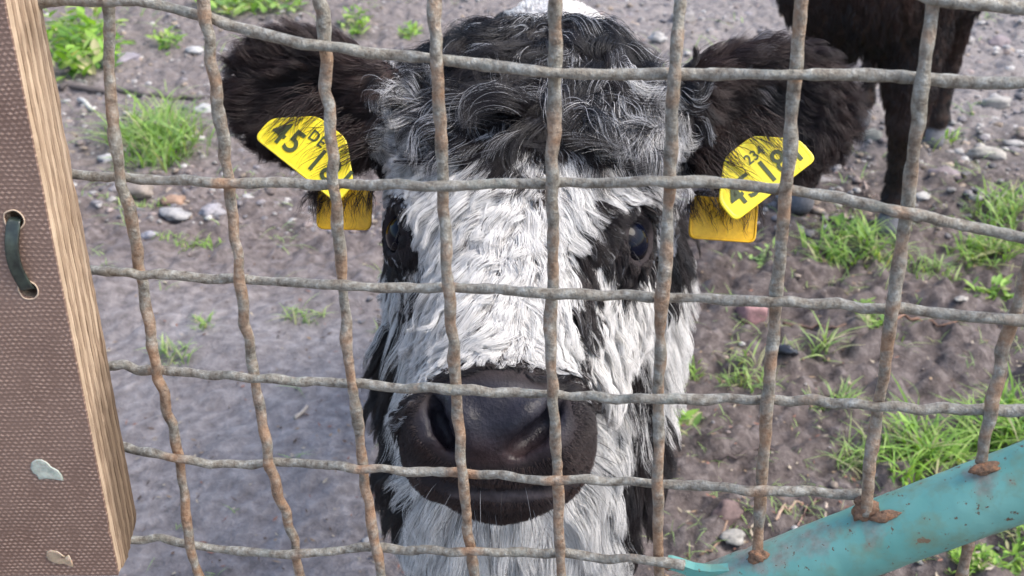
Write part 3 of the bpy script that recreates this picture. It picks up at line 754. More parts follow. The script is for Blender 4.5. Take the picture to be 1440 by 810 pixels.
def ply_layer(i):
    w0, w1 = i * ptk, (i + 1) * ptk - 0.00012
    film = (i == 0)
    if film: w0, w1 = 0.0, ptk * 0.55
    elif i == 1: w0 = ptk * 0.55 + 0.0001
    nv = 140; bm = bmesh.new(); vs = np.linspace(0, BL, nv)
    jit = (fbm(np.stack([vs, vs * 0 + i * 0.37], -1), 160, 3, i % 5) - 0.5) * 0.0009
    jit += np.where(i % 2 == 0, 0.0, 0.0002)
    chip = np.maximum(0, vnoise(np.stack([vs, vs * 0 + i * 0.41], -1), 70, 3) - 0.85) * 0.008
    if film: jit *= 0.25
    us = [0.0, 0.004, 0.012] + list(np.linspace(0.03, BWD, 8)); g = {}
    nu = len(us)
    bot = (fbm(np.stack([np.array(us), np.array(us) * 0 + i], -1), 120, 3, 1) - 0.5) * 0.001
    # rounded, broken lower corner on the deeper plies
    cut = 0.0 if i < 5 else (i - 4) * 0.0005
    for side, w in ((0, w0), (1, w1)):
        for a, u in enumerate(us):
            for b, v in enumerate(vs):
                uu = u + ((jit[b] + chip[b]) if a == 0 else 0); vv = v + (bot[a] if b == 0 else 0)
                if a == 0: uu += cut * math.exp(-(v / 0.008) ** 2)
                if b == 0: vv += cut * math.exp(-(u / 0.01) ** 2)
                g[side, a, b] = bm.verts.new((uu, vv, w))
    def q(*k): bm.faces.new([g[t] for t in k])
    for a in range(nu - 1):
        for b in range(nv - 1):
            q((0, a, b), (0, a + 1, b), (0, a + 1, b + 1), (0, a, b + 1)); q((1, a, b), (1, a, b + 1), (1, a + 1, b + 1), (1, a + 1, b))
    for b in range(nv - 1):
        q((0, 0, b), (0, 0, b + 1), (1, 0, b + 1), (1, 0, b)); q((0, nu - 1, b), (1, nu - 1, b), (1, nu - 1, b + 1), (0, nu - 1, b + 1))
    for a in range(nu - 1):
        q((0, a, 0), (1, a, 0), (1, a + 1, 0), (0, a + 1, 0)); q((0, a, nv - 1), (0, a + 1, nv - 1), (1, a + 1, nv - 1), (1, a, nv - 1))
    bmesh.ops.recalc_face_normals(bm, faces=bm.faces)
    me = bpy.data.meshes.new('ply'); bm.to_mesh(me); bm.free()
    o = bpy.data.objects.new('film_face' if film else 'ply', me); COL.objects.link(o)
    for cut_o in cutters:
        m = o.modifiers.new('b', 'BOOLEAN'); m.operation = 'DIFFERENCE'; m.object = cut_o; m.solver = 'EXACT'
    dg = bpy.context.evaluated_depsgraph_get(); me2 = bpy.data.meshes.new_from_object(o.evaluated_get(dg)); o.modifiers.clear()
    o.data = me2; me2.name = 'ply'
    n = len(me2.vertices); co = np.zeros(n * 3, np.float32); me2.vertices.foreach_get('co', co); L = co.reshape(-1, 3).astype(float)
    a = me2.attributes.new('uvw', 'FLOAT_VECTOR', 'POINT'); a.data.foreach_set('vector', L.astype(np.float32).ravel())
    vflt(o, np.clip(1 - L[:, 1] / 0.15, 0, 1) * np.clip((L[:, 2] / tlen) * 1.6, 0, 1), 'dirt')
    Wd = FB_ + L[:, :1] * wdir + L[:, 1:2] * e_up - L[:, 2:3] * thick
    me2.vertices.foreach_set('co', Wd.astype(np.float32).ravel())
    me2.materials.clear(); me2.materials.append(M_FILM if film else (M_PA if i % 2 else M_PB))
    me2.update(); o.parent = board; o.matrix_parent_inverse = Matrix.Translation(board.location).inverted()
cutters = []
for hu, hv in HOLES:
    bm = bmesh.new(); bmesh.ops.create_cone(bm, cap_ends=True, segments=28, radius1=HR, radius2=HR, depth=0.2)
    me = bpy.data.meshes.new('cut'); bm.to_mesh(me); bm.free(); c = bpy.data.objects.new('cut', me); COL.objects.link(c); c.location = (hu, hv, 0.02); cutters.append(c)
for i in range(nply): ply_layer(i)
for c in cutters: bpy.data.objects.remove(c)
# raw wood rims round the drilled holes
t_ = NT('chipped_rim'); t_.base((0.5, 0.38, 0.27)); t_.rough(0.9); M_RIM = t_.m
for k, (hu, hv) in enumerate(HOLES):
    an = np.linspace(0, 2 * math.pi, 41); rr = HR + 0.0002 + 0.0005 * np.abs(np.sin(an * 2.5 + k)) * vnoise(np.stack([np.cos(an), np.sin(an)], -1), 2, 2)
    P = np.array([bpt(hu + r * math.cos(a), hv + r * math.sin(a), -0.00005) for a, r in zip(an, rr)])
    V, F = tube_np(P, 0.00032 * (1 + 0.5 * vnoise(P, 500, 2)), 6, 0, 0, False)
    mesh_poly('hole_rim', V, F, M_RIM, board)
# pale resin drops
def drop(px, py, outline, col, label):
    r_ = ray(px, py); k = ((FB_ - CAM) @ thick) / (r_ @ thick); c = CAM + r_ * k
    u0, v0 = (c - FB_) @ wdir, (c - FB_) @ e_up
    bm = bmesh.new(); k = 0.565 / FPX
    n = len(outline); top = bm.verts.new(bpt(u0, v0, -0.0002))
    rings = []
    for s, hgt in ((1.0, 0.0002), (0.97, -0.0004), (0.86, -0.0005), (0.45, -0.0003)):
        rings.append([bm.verts.new(bpt(u0 - x * k * s, v0 - y * k * s, hgt)) for x, y in outline])
    for a, b in zip(rings[:-1], rings[1:]):
        for i in range(n): bm.faces.new((a[i], a[(i + 1) % n], b[(i + 1) % n], b[i]))
    for i in range(n): bm.faces.new((rings[-1][i], rings[-1][(i + 1) % n], top))
    bmesh.ops.recalc_face_normals(bm, faces=bm.faces)
    me = bpy.data.meshes.new('glue_drop'); bm.to_mesh(me); bm.free()
    t = NT('glue'); nn = t.noise(350, 3, 0.6, t.geo()); t.base(t.ramp(nn, [(0.35, tuple(v * 0.65 for v in col)), (0.65, col)])); t.rough(0.25)
    t.b.inputs['Subsurface Weight'].default_value = 0.3; t.b.inputs['Subsurface Scale'].default_value = 0.003
    o = link_mesh('glue_drop', me, t.m, board); o['label'] = label
drop(64, 661, [(-20,-4),(-17,-12),(-10,-17),(-2,-17),(5,-12),(9,-5),(17,0),(21,8),(22,17),(10,15),(0,13),(-12,15),(-13,8),(-18,4)], (0.44, 0.47, 0.40), 'pale greenish drop of dried glue')
drop(84, 785, [(-19,-4),(-16,-12),(-9,-14),(-1,-12),(4,-7),(9,-3),(14,-6),(17,6),(17,15),(12,14),(6,9),(-4,10),(-12,6),(-17,2)], (0.42, 0.32, 0.22), 'amber drop of dried glue')

# cable tie through the two holes
(h1u, h1v), (h2u, h2v) = HOLES
tie = []
for s in np.linspace(-0.12, 1.12, 34):
    bow = math.sin(max(0, min(1, s)) * math.pi)
    w = -0.0035 * bow - 0.0004 if 0 <= s <= 1 else (abs(s - (0 if s < 0 else 1)) * 0.12)
    tie.append(bpt(h1u + (h2u - h1u) * min(1, max(0, s)) - 0.0006 * 0 + 0.0021 * bow, h1v + (h2v - h1v) * min(1, max(0, s)), w))
tie = np.array(tie); T = norm(np.gradient(tie, axis=0)); S = norm(np.cross(T, thick)); N2 = np.cross(S, T)
bm = bmesh.new(); prev = None
for i in range(len(tie)):
    w, h = 0.0031 * (1 if i > 4 else 0.9), 0.0005
    ring = [bm.verts.new(tie[i] + S[i] * a * w + N2[i] * b * h) for a, b in ((-1, -1), (-1, .4), (-.8, 1), (-.55, .5), (.55, .5), (.8, 1), (1, .4), (1, -1))]
    if prev:
        for k in range(8): bm.faces.new((prev[k], prev[(k + 1) % 8], ring[(k + 1) % 8], ring[k]))
    else: bm.faces.new(ring)
    prev = ring
bm.faces.new(prev[::-1]); bmesh.ops.recalc_face_normals(bm, faces=bm.faces)
me = bpy.data.meshes.new('cable_tie'); bm.to_mesh(me); bm.free()
t_ = NT('black_nylon'); nn = t_.noise(220, 3, 0.5, t_.geo()); t_.base(t_.ramp(nn, [(0.3, (0.018, 0.02, 0.018)), (0.7, (0.05, 0.065, 0.05))])); t_.rough(0.22)
o = link_mesh('cable_tie', me, t_.m); tag(o, 'dark glossy cable tie looped through two holes in the plywood board', 'cable tie')

# ---------------------------------------------------------------- calf: distance field
EO = np.array([0.0024, 0.035, -0.700])                # between the eyes, camera axes
HR_ = norm(np.array([0.995, -0.035, 0.09])); HF_ = np.array([0.0, -0.68, 0.73]); HF_ = norm(HF_ - (HF_ @ HR_) * HR_); HU_ = np.cross(HF_, HR_)
HO, HR3, HF, HU = c2w(EO), v2w(HR_), v2w(HF_), v2w(HU_)
HM = np.stack([HR3, HF, HU])                           # rows
def hp(u, v, w): return HO + u * HR3 + v * HF + w * HU
I3 = np.eye(3)
def ell(c, r, M=I3): return ('e', np.array(c, np.float32), np.array(r, np.float32), np.array(M, np.float32))
def cone(a, b, ra, rb): return ('c', np.array(a, np.float32), np.array(b, np.float32), float(ra), float(rb))
def hell(u, v, w, ru, rv, rw, tilt=0.0, roll=0.0):
    M = HM
    if tilt:      # rotate in the F-U plane
        c, s = math.cos(tilt), math.sin(tilt); M = np.stack([HR3, c * HF + s * HU, -s * HF + c * HU])
    if roll:
        c, s = math.cos(roll), math.sin(roll); M = np.stack([c * M[0] + s * M[1], -s * M[0] + c * M[1], M[2]])
    return ell(hp(u, v, w), (ru, rv, rw), M)
def hcone(a, b, ra, rb): return cone(hp(*a), hp(*b), ra, rb)
def prim(p, P):
    if p[0] == 'e':
        q = (P - p[1]) @ p[3].T
        k0 = np.sqrt(np.sum((q / p[2]) ** 2, -1)); k1 = np.sqrt(np.sum((q / (p[2] ** 2)) ** 2, -1))
        return k0 * (k0 - 1) / np.maximum(k1, 1e-6)
    a, b, ra, rb = p[1:]
    ba = b - a; h = np.clip(((P - a) @ ba) / (ba @ ba), 0, 1)
    return np.sqrt(np.sum((P - a - h[..., None] * ba) ** 2, -1)) - (ra + (rb - ra) * h)
def smin(a, b, k):
    h = np.clip(0.5 + 0.5 * (b - a) / k, 0, 1); return b + (a - b) * h - k * h * (1 - h)
def smax(a, b, k): return -smin(-a, -b, k)
def field(ops):
    def f(P):
        P = P.astype(np.float32); d = None
        for op, p, k in ops:
            v = prim(p, P)
            d = v if d is None else (smin(d, v, k) if op == '+' else smax(d, -v, k))
        return d
    return f
def grad(f, P, e=0.0012):
    ks = np.array([(1, -1, -1), (-1, -1, 1), (-1, 1, -1), (1, 1, 1)], np.float32); g = 0
    for k in ks: g = g + k * f(P + k * e)[..., None]
    return norm(g)
def surface_nets(f, lo, hi, h, project=2):
    lo = np.array(lo); n = [int((b - a) / h) + 1 for a, b in zip(lo, hi)]
    ax = [lo[i] + np.arange(n[i]) * h for i in range(3)]
    vol = np.empty(n, np.float32)
    for i in range(n[0]):
        Y, Z = np.meshgrid(ax[1], ax[2], indexing='ij')
        vol[i] = f(np.stack([np.full_like(Y, ax[0][i]), Y, Z], -1))
    ins = vol < 0
    c = [ins[i:n[0] - 1 + i, j:n[1] - 1 + j, k:n[2] - 1 + k] for i in (0, 1) for j in (0, 1) for k in (0, 1)]
    s = sum(x.astype(np.int8) for x in c); act = (s > 0) & (s < 8)
    ci = np.argwhere(act); idm = -np.ones(act.shape, np.int64); idm[act] = np.arange(len(ci))
    acc = np.zeros((len(ci), 3)); cnt = np.zeros(len(ci))
    cor = [(i, j, k) for i in (0, 1) for j in (0, 1) for k in (0, 1)]
    for a in cor:
        for b in cor:
            if sum(abs(x - y) for x, y in zip(a, b)) == 1 and a < b:
                va = vol[ci[:, 0] + a[0], ci[:, 1] + a[1], ci[:, 2] + a[2]]; vb = vol[ci[:, 0] + b[0], ci[:, 1] + b[1], ci[:, 2] + b[2]]
                m = (va < 0) != (vb < 0); t = np.where(m, va / np.where(m, va - vb, 1), 0)
                acc[m] += (np.array(a) + t[:, None] * (np.array(b) - np.array(a)))[m]; cnt[m] += 1
    V = lo + (ci + acc / cnt[:, None]) * h
    Fs = []
    for a in range(3):
        b, c_ = (a + 1) % 3, (a + 2) % 3
        sl0 = [slice(None)] * 3; sl1 = [slice(None)] * 3; sl0[a] = slice(0, -1); sl1[a] = slice(1, None)
        e = ins[tuple(sl0)] != ins[tuple(sl1)]; w = np.argwhere(e)
        w = w[(w[:, b] > 0) & (w[:, c_] > 0) & (w[:, b] < n[b] - 1) & (w[:, c_] < n[c_] - 1)]
        flip = ins[w[:, 0], w[:, 1], w[:, 2]]
        q = []
        for db, dc in ((-1, -1), (0, -1), (0, 0), (-1, 0)):
            k = w.copy(); k[:, b] += db; k[:, c_] += dc; q.append(idm[k[:, 0], k[:, 1], k[:, 2]])
        q = np.stack(q, -1); q[~flip] = q[~flip][:, ::-1]; Fs.append(q)
    F = np.concatenate(Fs); F = F[(F >= 0).all(1)]
    for _ in range(project):
        g = grad(f, V, h * 0.3); V = V - g * np.clip(f(V), -h, h)[:, None] * 0.8
    return V, F

# ears (camera axes for placement)
def ear(px, py, d, ax, n_, la, lb, th):
    A = norm(np.array(ax, float)); N = np.array(n_, float); N = norm(N - (N @ A) * A); B = np.cross(N, A)
    M = np.stack([v2w(A), v2w(B), v2w(N)])
    return at(px, py, d), M, (la, lb, th)
EARS = [ear(452, 136, 0.765, (-0.97, 0.16, -0.12), (-0.18, -0.25, 0.95), 0.054, 0.037, 0.014),
        ear(1066, 156, 0.775, (0.97, 0.10, -0.10), (0.15, -0.25, 0.95), 0.058, 0.041, 0.014)]
HEAD = [
 ('+', hell(0, -0.095, -0.015, 0.076, 0.085, 0.062), 0.02),
 ('+', hell(0, -0.055, 0.004, 0.071, 0.085, 0.042), 0.03),
 ('+', hell(0.002, -0.145, 0.012, 0.056, 0.040, 0.045), 0.035),
 ('+', hell(-0.060, -0.012, -0.004, 0.024, 0.034, 0.026), 0.02),
 ('+', hell(0.060, -0.012, -0.004, 0.024, 0.034, 0.026), 0.02),
 ('+', hcone((0, -0.01, -0.016), (0, 0.125, -0.018), 0.056, 0.036), 0.03),
 ('+', hcone((-0.038, -0.05, -0.075), (-0.020, 0.10, -0.058), 0.040, 0.030), 0.04),
 ('+', hcone((0.046, -0.05, -0.075), (0.020, 0.10, -0.058), 0.042, 0.030), 0.04),
 ('+', hell(0, 0.140, -0.026, 0.046, 0.032, 0.030, -0.1), 0.025),
 ('+', hell(-0.029, 0.138, -0.043, 0.024, 0.034, 0.028), 0.018),
 ('+', hell(0.029, 0.138, -0.043, 0.024, 0.034, 0.028), 0.018),
 ('+', hell(0, 0.148, -0.034, 0.038, 0.026, 0.024), 0.014),
 ('+', hell(0, 0.120, -0.078, 0.042, 0.044, 0.022, 0.05), 0.018),
]
# details carved where the skin surface lies
def surf(px, py, f, d0=0.5, dn=0.0):
    r = ray(px, py); L = np.linalg.norm(r); s_ = d0
    for _ in range(60):
        s_ += float(f((CAM + r * s_)[None])[0]) * 0.8 / L
    return CAM + r * (s_ + dn)
_f0 = field(HEAD)
def path(pts, r, dn, op, k):
    Q = [surf(x, y, _f0, dn=dn) for x, y in pts]; r = np.broadcast_to(r, (len(Q),))
    for i in range(len(Q) - 1): DET.append((op, cone(Q[i], Q[i + 1], r[i], r[i + 1]), k))
DET = []
# wings of the nostrils and raised inner rims
path([(590, 578), (600, 612)], [0.0085, 0.0085], -0.0015, '+', 0.012)
path([(806, 590), (786, 632)], [0.0085, 0.0085], -0.0015, '+', 0.012)
path([(640, 566), (652, 594), (662, 620)], [0.0035, 0.0040, 0.0032], 0.0008, '+', 0.009)
path([(756, 568), (740, 582), (722, 598)], [0.0035, 0.0040, 0.0030], 0.0008, '+', 0.009)
# nostril slits
path([(608, 560), (614, 578), (624, 602), (637, 626)], [0.0022, 0.0044, 0.0058, 0.0040], 0.002, '-', 0.0035)
path([(618, 590), (630, 616)], [0.0050, 0.0046], 0.010, '-', 0.004)
path([(786, 564), (774, 584), (752, 608), (724, 632)], [0.0022, 0.0048, 0.0064, 0.0042], 0.002, '-', 0.0035)
path([(768, 596), (738, 622)], [0.0056, 0.0048], 0.010, '-', 0.004)
path([(772, 588), (750, 608), (730, 626)], [0.0048, 0.0060, 0.0048], 0.0065, '-', 0.003)
path([(616, 582), (626, 602), (635, 620)], [0.0044, 0.0054, 0.0044], 0.0060, '-', 0.003)
# mouth
path([(590, 664), (622, 678), (660, 687), (705, 690), (750, 688), (790, 678), (822, 660)], 0.0026, 0.0006, '-', 0.004)
path([(640, 698), (705, 702), (770, 698)], 0.0042, 0.0022, '+', 0.008)
HEAD += DET
EYES = []
for s in (-1, 1):
    c = hp(s * 0.0655, 0.0, -0.006); outw = norm(s * 0.80 * HR3 + 0.30 * HF + 0.52 * HU)
    lon = norm(np.cross(outw, norm(-0.30 * s * HR3 + 0.9 * HF - 0.2 * HU))); lon2 = np.cross(outw, lon)
    M = np.stack([outw, lon2, lon])
    HEAD.append(('+', ell(c + outw * 0.002, (0.0195, 0.0235, 0.0200), M), 0.010))
    HEAD.append(('-', ell(c + outw * 0.0180, (0.0120, 0.0158, 0.0128), M), 0.003))
    EYES.append((c + outw * 0.0012, outw, M))
for (c, M, (la, lb, th)) in EARS:
    s = -1 if M[0] @ RX < 0 else 1
    HEAD.append(('+', ell(c, (la, lb, th), M), 0.012))
    HEAD.append(('+', cone(c - M[0] * la * 0.75, hp(s * 0.050, -0.105, -0.015), 0.020, 0.026), 0.02))
    HEAD.append(('-', ell(c + M[2] * 0.016 - M[0] * 0.004, (la * 0.84, lb * 0.80, 0.018), M), 0.008))
BODY = [
 ('+', cone(hp(0, -0.09, -0.055), (0.018, 0.86, 0.57), 0.075, 0.105), 0.06),
 ('+', ell((0.016, 0.92, 0.52), (0.124, 0.19, 0.17)), 0.06),
 ('+', ell((0.006, 0.80, 0.43), (0.110, 0.11, 0.15)), 0.06),
 ('+', cone((0.025, 0.98, 0.535), (0.05, 1.42, 0.565), 0.125, 0.108), 0.06),
 ('+', ell((0.052, 1.48, 0.555), (0.098, 0.15, 0.115)), 0.05),
]
def leg(x, y, top, front=True, ztop=0.42):
    o = []
    if front:
        o += [('+', cone((x, y, ztop), (x, y - 0.005, 0.27), 0.052, 0.029), 0.04), ('+', ell((x, y - 0.006, 0.25), (0.028, 0.028, 0.034)), 0.015),
              ('+', cone((x, y - 0.004, 0.24), (x, y, 0.09), 0.021, 0.019), 0.012), ('+', ell((x, y - 0.004, 0.08), (0.025, 0.026, 0.024)), 0.012),
              ('+', cone((x, y - 0.01, 0.065), (x, y - 0.022, 0.02), 0.021, 0.027), 0.01)]
    else:
        o += [('+', cone((x, y, ztop + 0.02), (x, y - 0.05, 0.36), 0.085, 0.05), 0.05), ('+', cone((x, y - 0.05, 0.36), (x, y + 0.055, 0.235), 0.045, 0.025), 0.03),
              ('+', ell((x, y + 0.058, 0.232), (0.024, 0.028, 0.030)), 0.012), ('+', cone((x, y + 0.055, 0.225), (x, y + 0.03, 0.09), 0.020, 0.019), 0.012),
              ('+', ell((x, y + 0.028, 0.08), (0.024, 0.026, 0.024)), 0.012), ('+', cone((x, y + 0.022, 0.065), (x, y + 0.008, 0.02), 0.021, 0.027), 0.01)]
    return o
LEGS = leg(-0.06, 0.90, 0) + leg(0.09, 0.93, 0) + leg(0.0, 1.46, 0, False) + leg(0.13, 1.50, 0, False)
TAIL = [('+', cone((0.07, 1.62, 0.62), (0.072, 1.665, 0.50), 0.02, 0.013), 0.03), ('+', cone((0.072, 1.665, 0.50), (0.072, 1.66, 0.30), 0.013, 0.022), 0.01)]
f_head = field(HEAD + [BODY[0]]) if False else field(HEAD + BODY)
f_all = field(HEAD[:12] + BODY + LEGS + TAIL)

# coat pattern: painted over the photograph-facing side, 1 = dark, 0 = white; blended ellipses (x, y, rx, ry, angle, value)
PAINT = [
 (720, 400, 420, 520, 0, 0.0),
 # outer black of the neck and chest on both sides
 (522, 640, 58, 210, 4, 1.0), (902, 670, 46, 140, -6, 1.0), (880, 540, 30, 85, 0, 0.55),
 (965, 480, 45, 130, 0, 0.0), (712, 765, 150, 95, 0, 0.0), (542, 660, 36, 120, 0, 1.0),
 # ears and temples
 (410, 140, 140, 125, 0, 1.0), (1090, 160, 150, 135, 0, 1.0), (468, 275, 45, 38, 0, 1.0), (985, 280, 45, 50, 0, 0.8),
 (960, 150, 35, 90, 0, 0.85), (520, 215, 35, 55, 0, 0.95), (572, 165, 34, 70, 0, 0.15), (505, 140, 48, 70, 0, 1.0), (925, 195, 30, 60, 0, 0.3), (988, 150, 45, 85, 0, 1.0), (535, 88, 60, 44, 0, 1.0), (960, 260, 30, 60, 0, 0.9),
 # forelock
 (748, 98, 142, 84, 0, 0.93), (744, 172, 74, 66, 0, 0.93), (750, 245, 26, 38, 0, 0.5), (868, 160, 46, 62, 0, 0.62), (602, 165, 40, 50, 0, 0.32), (655, 190, 28, 26, 0, 0.7),
 (900, 235, 40, 40, 0, 0.42),
 # right eye patch and stripe
 (900, 330, 46, 58, 25, 1.0), (868, 325, 36, 32, 0, 1.0), (835, 345, 28, 22, 0, 0.95), (918, 290, 38, 22, -20, 1.0), (925, 360, 22, 36, 0, 0.9), (940, 310, 22, 50, 0, 0.9),
 (852, 298, 40, 24, 10, 1.0), (822, 338, 26, 42, 10, 1.0), (816, 400, 21, 76, 3, 0.97), (806, 480, 17, 50, 5, 0.7), (845, 380, 15, 32, 25, 0.1),
 # left eye patch and stripes
 (560, 322, 30, 58, -18, 1.0), (572, 290, 22, 26, 0, 0.9), (560, 365, 16, 26, 0, 0.8), (600, 372, 12, 34, -10, 0.65), (574, 430, 12, 34, 0, 0.55), (548, 255, 18, 22, 0, 0.7),
 # muzzle
 (705, 610, 152, 98, 4, 1.0), (715, 535, 105, 26, 0, 1.0), (700, 690, 122, 55, 2, 1.0), (790, 610, 68, 62, 0, 1.0),
]
def pattern(P, rnd=0.0):
    px, py, d = proj(P)
    wx = (fbm(P, 45, 3, 1) - 0.5) * 34; wy = (fbm(P, 45, 3, 4) - 0.5) * 34
    x, y = px + wx, py + wy; v = np.zeros(len(P))
    for ip, (cx, cy, rx, ry, a, val) in enumerate(PAINT):
        a = math.radians(a); dx, dy = x - cx, y - cy
        q = np.sqrt(((dx * math.cos(a) + dy * math.sin(a)) / rx) ** 2 + ((-dx * math.sin(a) + dy * math.cos(a)) / ry) ** 2)
        m = np.clip((1.12 - q) / 0.24, 0, 1) * ((d < 0.69) if ip >= len(PAINT) - 4 else (d > 0.70) if ip in (1, 2) else (d > 0.745) if ip == 3 else 1); v = v * (1 - m) + val * m
    for (ec, _o, _m) in EYES: v = np.maximum(v, np.clip((0.031 - np.linalg.norm(P - ec - _o * 0.012, axis=1)) / 0.007, 0, 1))
    back = d > 1.06
    spine = 0.035 + (P[:, 1] - 0.98) * 0.06
    vb = 1 - np.clip((0.075 - np.abs(P[:, 0] - spine) + 0.05 * (fbm(P, 14, 3, 2) - 0.5)) / 0.02, 0, 1) * (P[:, 2] > 0.52)
    return np.where(back, vb, v), px, py, d
def skin_col(P):
    v, px, py, d = pattern(P)
    lip_highlight = np.exp(-((py - 699 + ((px - 705) / 60) ** 2 * 1.5) / 5) ** 2) * np.clip((90 - np.abs(px - 705)) / 30, 0, 1) * (d < 0.66)  # lower lip ridge: highlight painted as a paler line, also bare glossy skin
    pad = np.clip((1.1 - np.sqrt(((px - 695) / 105) ** 2 + ((py - 596) / 60) ** 2)) / 0.2, 0, 1) * (d < 0.66)
    c = (1 - v)[:, None] * np.array([0.42, 0.38, 0.36]) + v[:, None] * np.array([0.022, 0.017, 0.018])
    warm = np.clip((py - 600) / 60, 0, 1)[:, None]
    padc = np.array([0.017, 0.016, 0.022]) * (1 - warm) + np.array([0.036, 0.021, 0.020]) * warm
    c = c * (1 - pad[:, None]) + padc * pad[:, None]
    c = c * (1 - lip_highlight[:, None]) + np.array([0.07, 0.055, 0.055]) * lip_highlight[:, None]
    return c, np.maximum(pad, lip_highlight)

t = NT('calf_skin'); n1 = t.noise(900, 3, 0.6, t.geo()); n0 = t.noise(160, 4, 0.6, t.geo())
vor = t.n('ShaderNodeTexVoronoi'); vor.inputs['Scale'].default_value = 420; t.l(t.geo(), vor.inputs['Vector'])
t.base(t.mix(0.5, t.attr('Col'), t.mix(1.0, t.attr('Col'), t.ramp(n0, [(0.3, (0.5,) * 3), (0.7, (1.7,) * 3)]), 'MULTIPLY')))
t.spec(0.22); t.rough(t.mix(t.attr('pad', 'Fac'), (0.8, 0.8, 0.8), t.ramp(n0, [(0.3, (0.27,) * 3), (0.7, (0.46,) * 3)])))
t.bump(t.math('ADD', t.math('MULTIPLY', vor.outputs['Distance'], 0.8), n1), 0.5, 0.0006)
MAT_SKIN = t.m
def calf_mesh(name, parts, parent, colf):
    V = np.concatenate([p[0] for p in parts]); off = 0; Fs = []
    for p in parts: Fs.append(p[1] + off); off += len(p[0])
    F = np.concatenate(Fs)
    o = mesh_np(name, V, F, MAT_SKIN, parent)
    c, pad = colf(V); vcol(o, c); vflt(o, pad, 'pad')
    return o, V, F
HLO, HHI = np.array([-0.32, 0.40, 0.56]), np.array([0.33, 0.92, 1.0])
hv, hf = surface_nets(f_head, HLO, HHI, 0.0034)
bv, bf = surface_nets(f_all, (-0.16, 0.60, -0.005), (0.24, 1.72, 0.76), 0.0085)
inbox = ((bv > HLO + 0.012) & (bv < HHI - 0.012)).all(1)
bf = bf[~inbox[bf].all(1)]
calf = empty('calf', (0.03, 0.95, 0))
tag(calf, 'shaggy black and white calf with yellow ear tags looking through the fence', 'calf')
body_o, CV, CF = calf_mesh('body', [(hv, hf), (bv, bf)], calf, skin_col)

# eyes
t = NT('eyeball'); x = t.n('ShaderNodeSeparateXYZ'); t.l(t.attr('loc', 'Vector'), x.inputs[0])
r_ = t.math('SQRT', t.math('ADD', t.math('POWER', t.math('MULTIPLY', x.outputs[1], 0.72), 2.0), t.math('POWER', x.outputs[2], 2.0)))
t.base(t.ramp(r_, [(0.0, (0.001, 0.002, 0.005)), (0.42, (0.002, 0.003, 0.009)), (0.5, (0.004, 0.004, 0.006)), (0.85, (0.008, 0.006, 0.005)), (0.95, (0.03, 0.02, 0.018))]))
t.rough(0.03); t.spec(0.13)
M_EYE = t.m
for (c, outw, M) in EYES:
    v = IV2 * 0.0158; o_ = IV2.copy()
    Vv, Ff = ico(4)
    o = mesh_np('eye', c + (Vv * 0.0180) @ M, Ff, M_EYE, calf)
    a = o.data.attributes.new('loc', 'FLOAT_VECTOR', 'POINT'); L = Vv.copy(); L[:, 1:] *= np.where(L[:, :1] > 0, 1, 2); a.data.foreach_set('vector', L.astype(np.float32).ravel())

# ---------------------------------------------------------------- hair
FLOW = np.array([  # photograph x, y, dx, dy (y down)
 (760,20,0.1,0.2),(700,60,-.5,1),(800,60,.4,1),(640,90,-.8,1),(870,90,.8,1),(760,110,-.1,1),(700,170,-.25,1),(800,170,.2,1),(620,170,-.6,1),(580,130,-.7,.8),(545,180,-.7,.7),
 (545,230,-.3,1),(880,170,.5,1),(930,180,.5,1),(950,250,.3,1),(750,230,0,1),(690,260,-.5,1),(620,260,-.7,.8),(580,260,-.4,.9),(820,260,.5,.9),(880,270,.9,.4),
 (700,330,-.2,1),(640,330,-.4,1),(600,350,-.2,1),(560,300,0,1),(760,340,.15,1),(810,320,.6,.7),(850,300,.7,.2),(900,300,.8,.4),(940,310,.6,1),(800,390,.1,1),(850,400,-.1,1),(890,400,.1,1),(930,400,.2,1),
 (700,420,-.3,1),(640,430,-.4,1),(590,430,-.35,1),(560,420,-.1,1),(750,440,.1,1),(700,490,-.5,.8),(640,500,-.6,.7),(590,500,-.5,1),(550,500,-.35,1),(760,500,.4,.8),(820,480,.1,1),(880,500,.15,1),(920,500,.15,1),
 (540,570,-.3,1),(560,620,-.2,1),(870,580,.2,1),(900,600,.1,1),(870,650,.0,1),(705,530,-.1,-.6),(640,530,-.5,-.3),(780,535,.5,-.3),(830,590,1,.1),(840,650,.9,.4),(800,700,.5,.7),(580,580,-1,.1),(575,660,-.8,.5),(610,710,-.5,.8),
 (700,700,0,1),(700,760,0,1),(600,770,-.3,1),(800,770,.2,1),(520,700,-.3,1),(520,600,-.15,1),(510,780,-.8,.7),(900,700,.1,1),(940,700,.9,.8),(920,780,.6,.9),(960,400,.3,1),(975,500,.4,1),(955,600,.6,1),
 (340,130,-1,.25),(350,70,-.9,-.3),(420,50,-.7,-.5),(480,70,-.6,-.35),(430,110,-1,.1),(500,120,-.8,.1),(520,180,-.6,.6),(400,180,-.8,.6),(460,200,-.7,.7),(500,240,-.5,.9),(340,190,-.7,.7),(470,300,-.4,.9),
 (1000,90,.7,-.5),(1060,70,.8,-.4),(1130,65,1,-.2),(1190,90,1,.1),(1200,150,1,.5),(1100,120,1,.1),(1020,140,.9,.1),(1000,200,.5,.9),(1050,200,.8,.6),(1120,200,.8,.7),(1180,210,.7,.8),(1080,260,.5,1),(1130,270,.4,1),(980,250,.4,1),(990,310,.4,1),
], float)
def flow_px(px, py):
    d2 = (px[:, None] - FLOW[None, :, 0]) ** 2 + (py[:, None] - FLOW[None, :, 1]) ** 2
    w = 1 / (d2 + 150) ** 2
    w /= w.sum(1, keepdims=True); v = w @ FLOW[:, 2:]
    return v / np.maximum(np.hypot(v[:, 0], v[:, 1])[:, None], 1e-6)
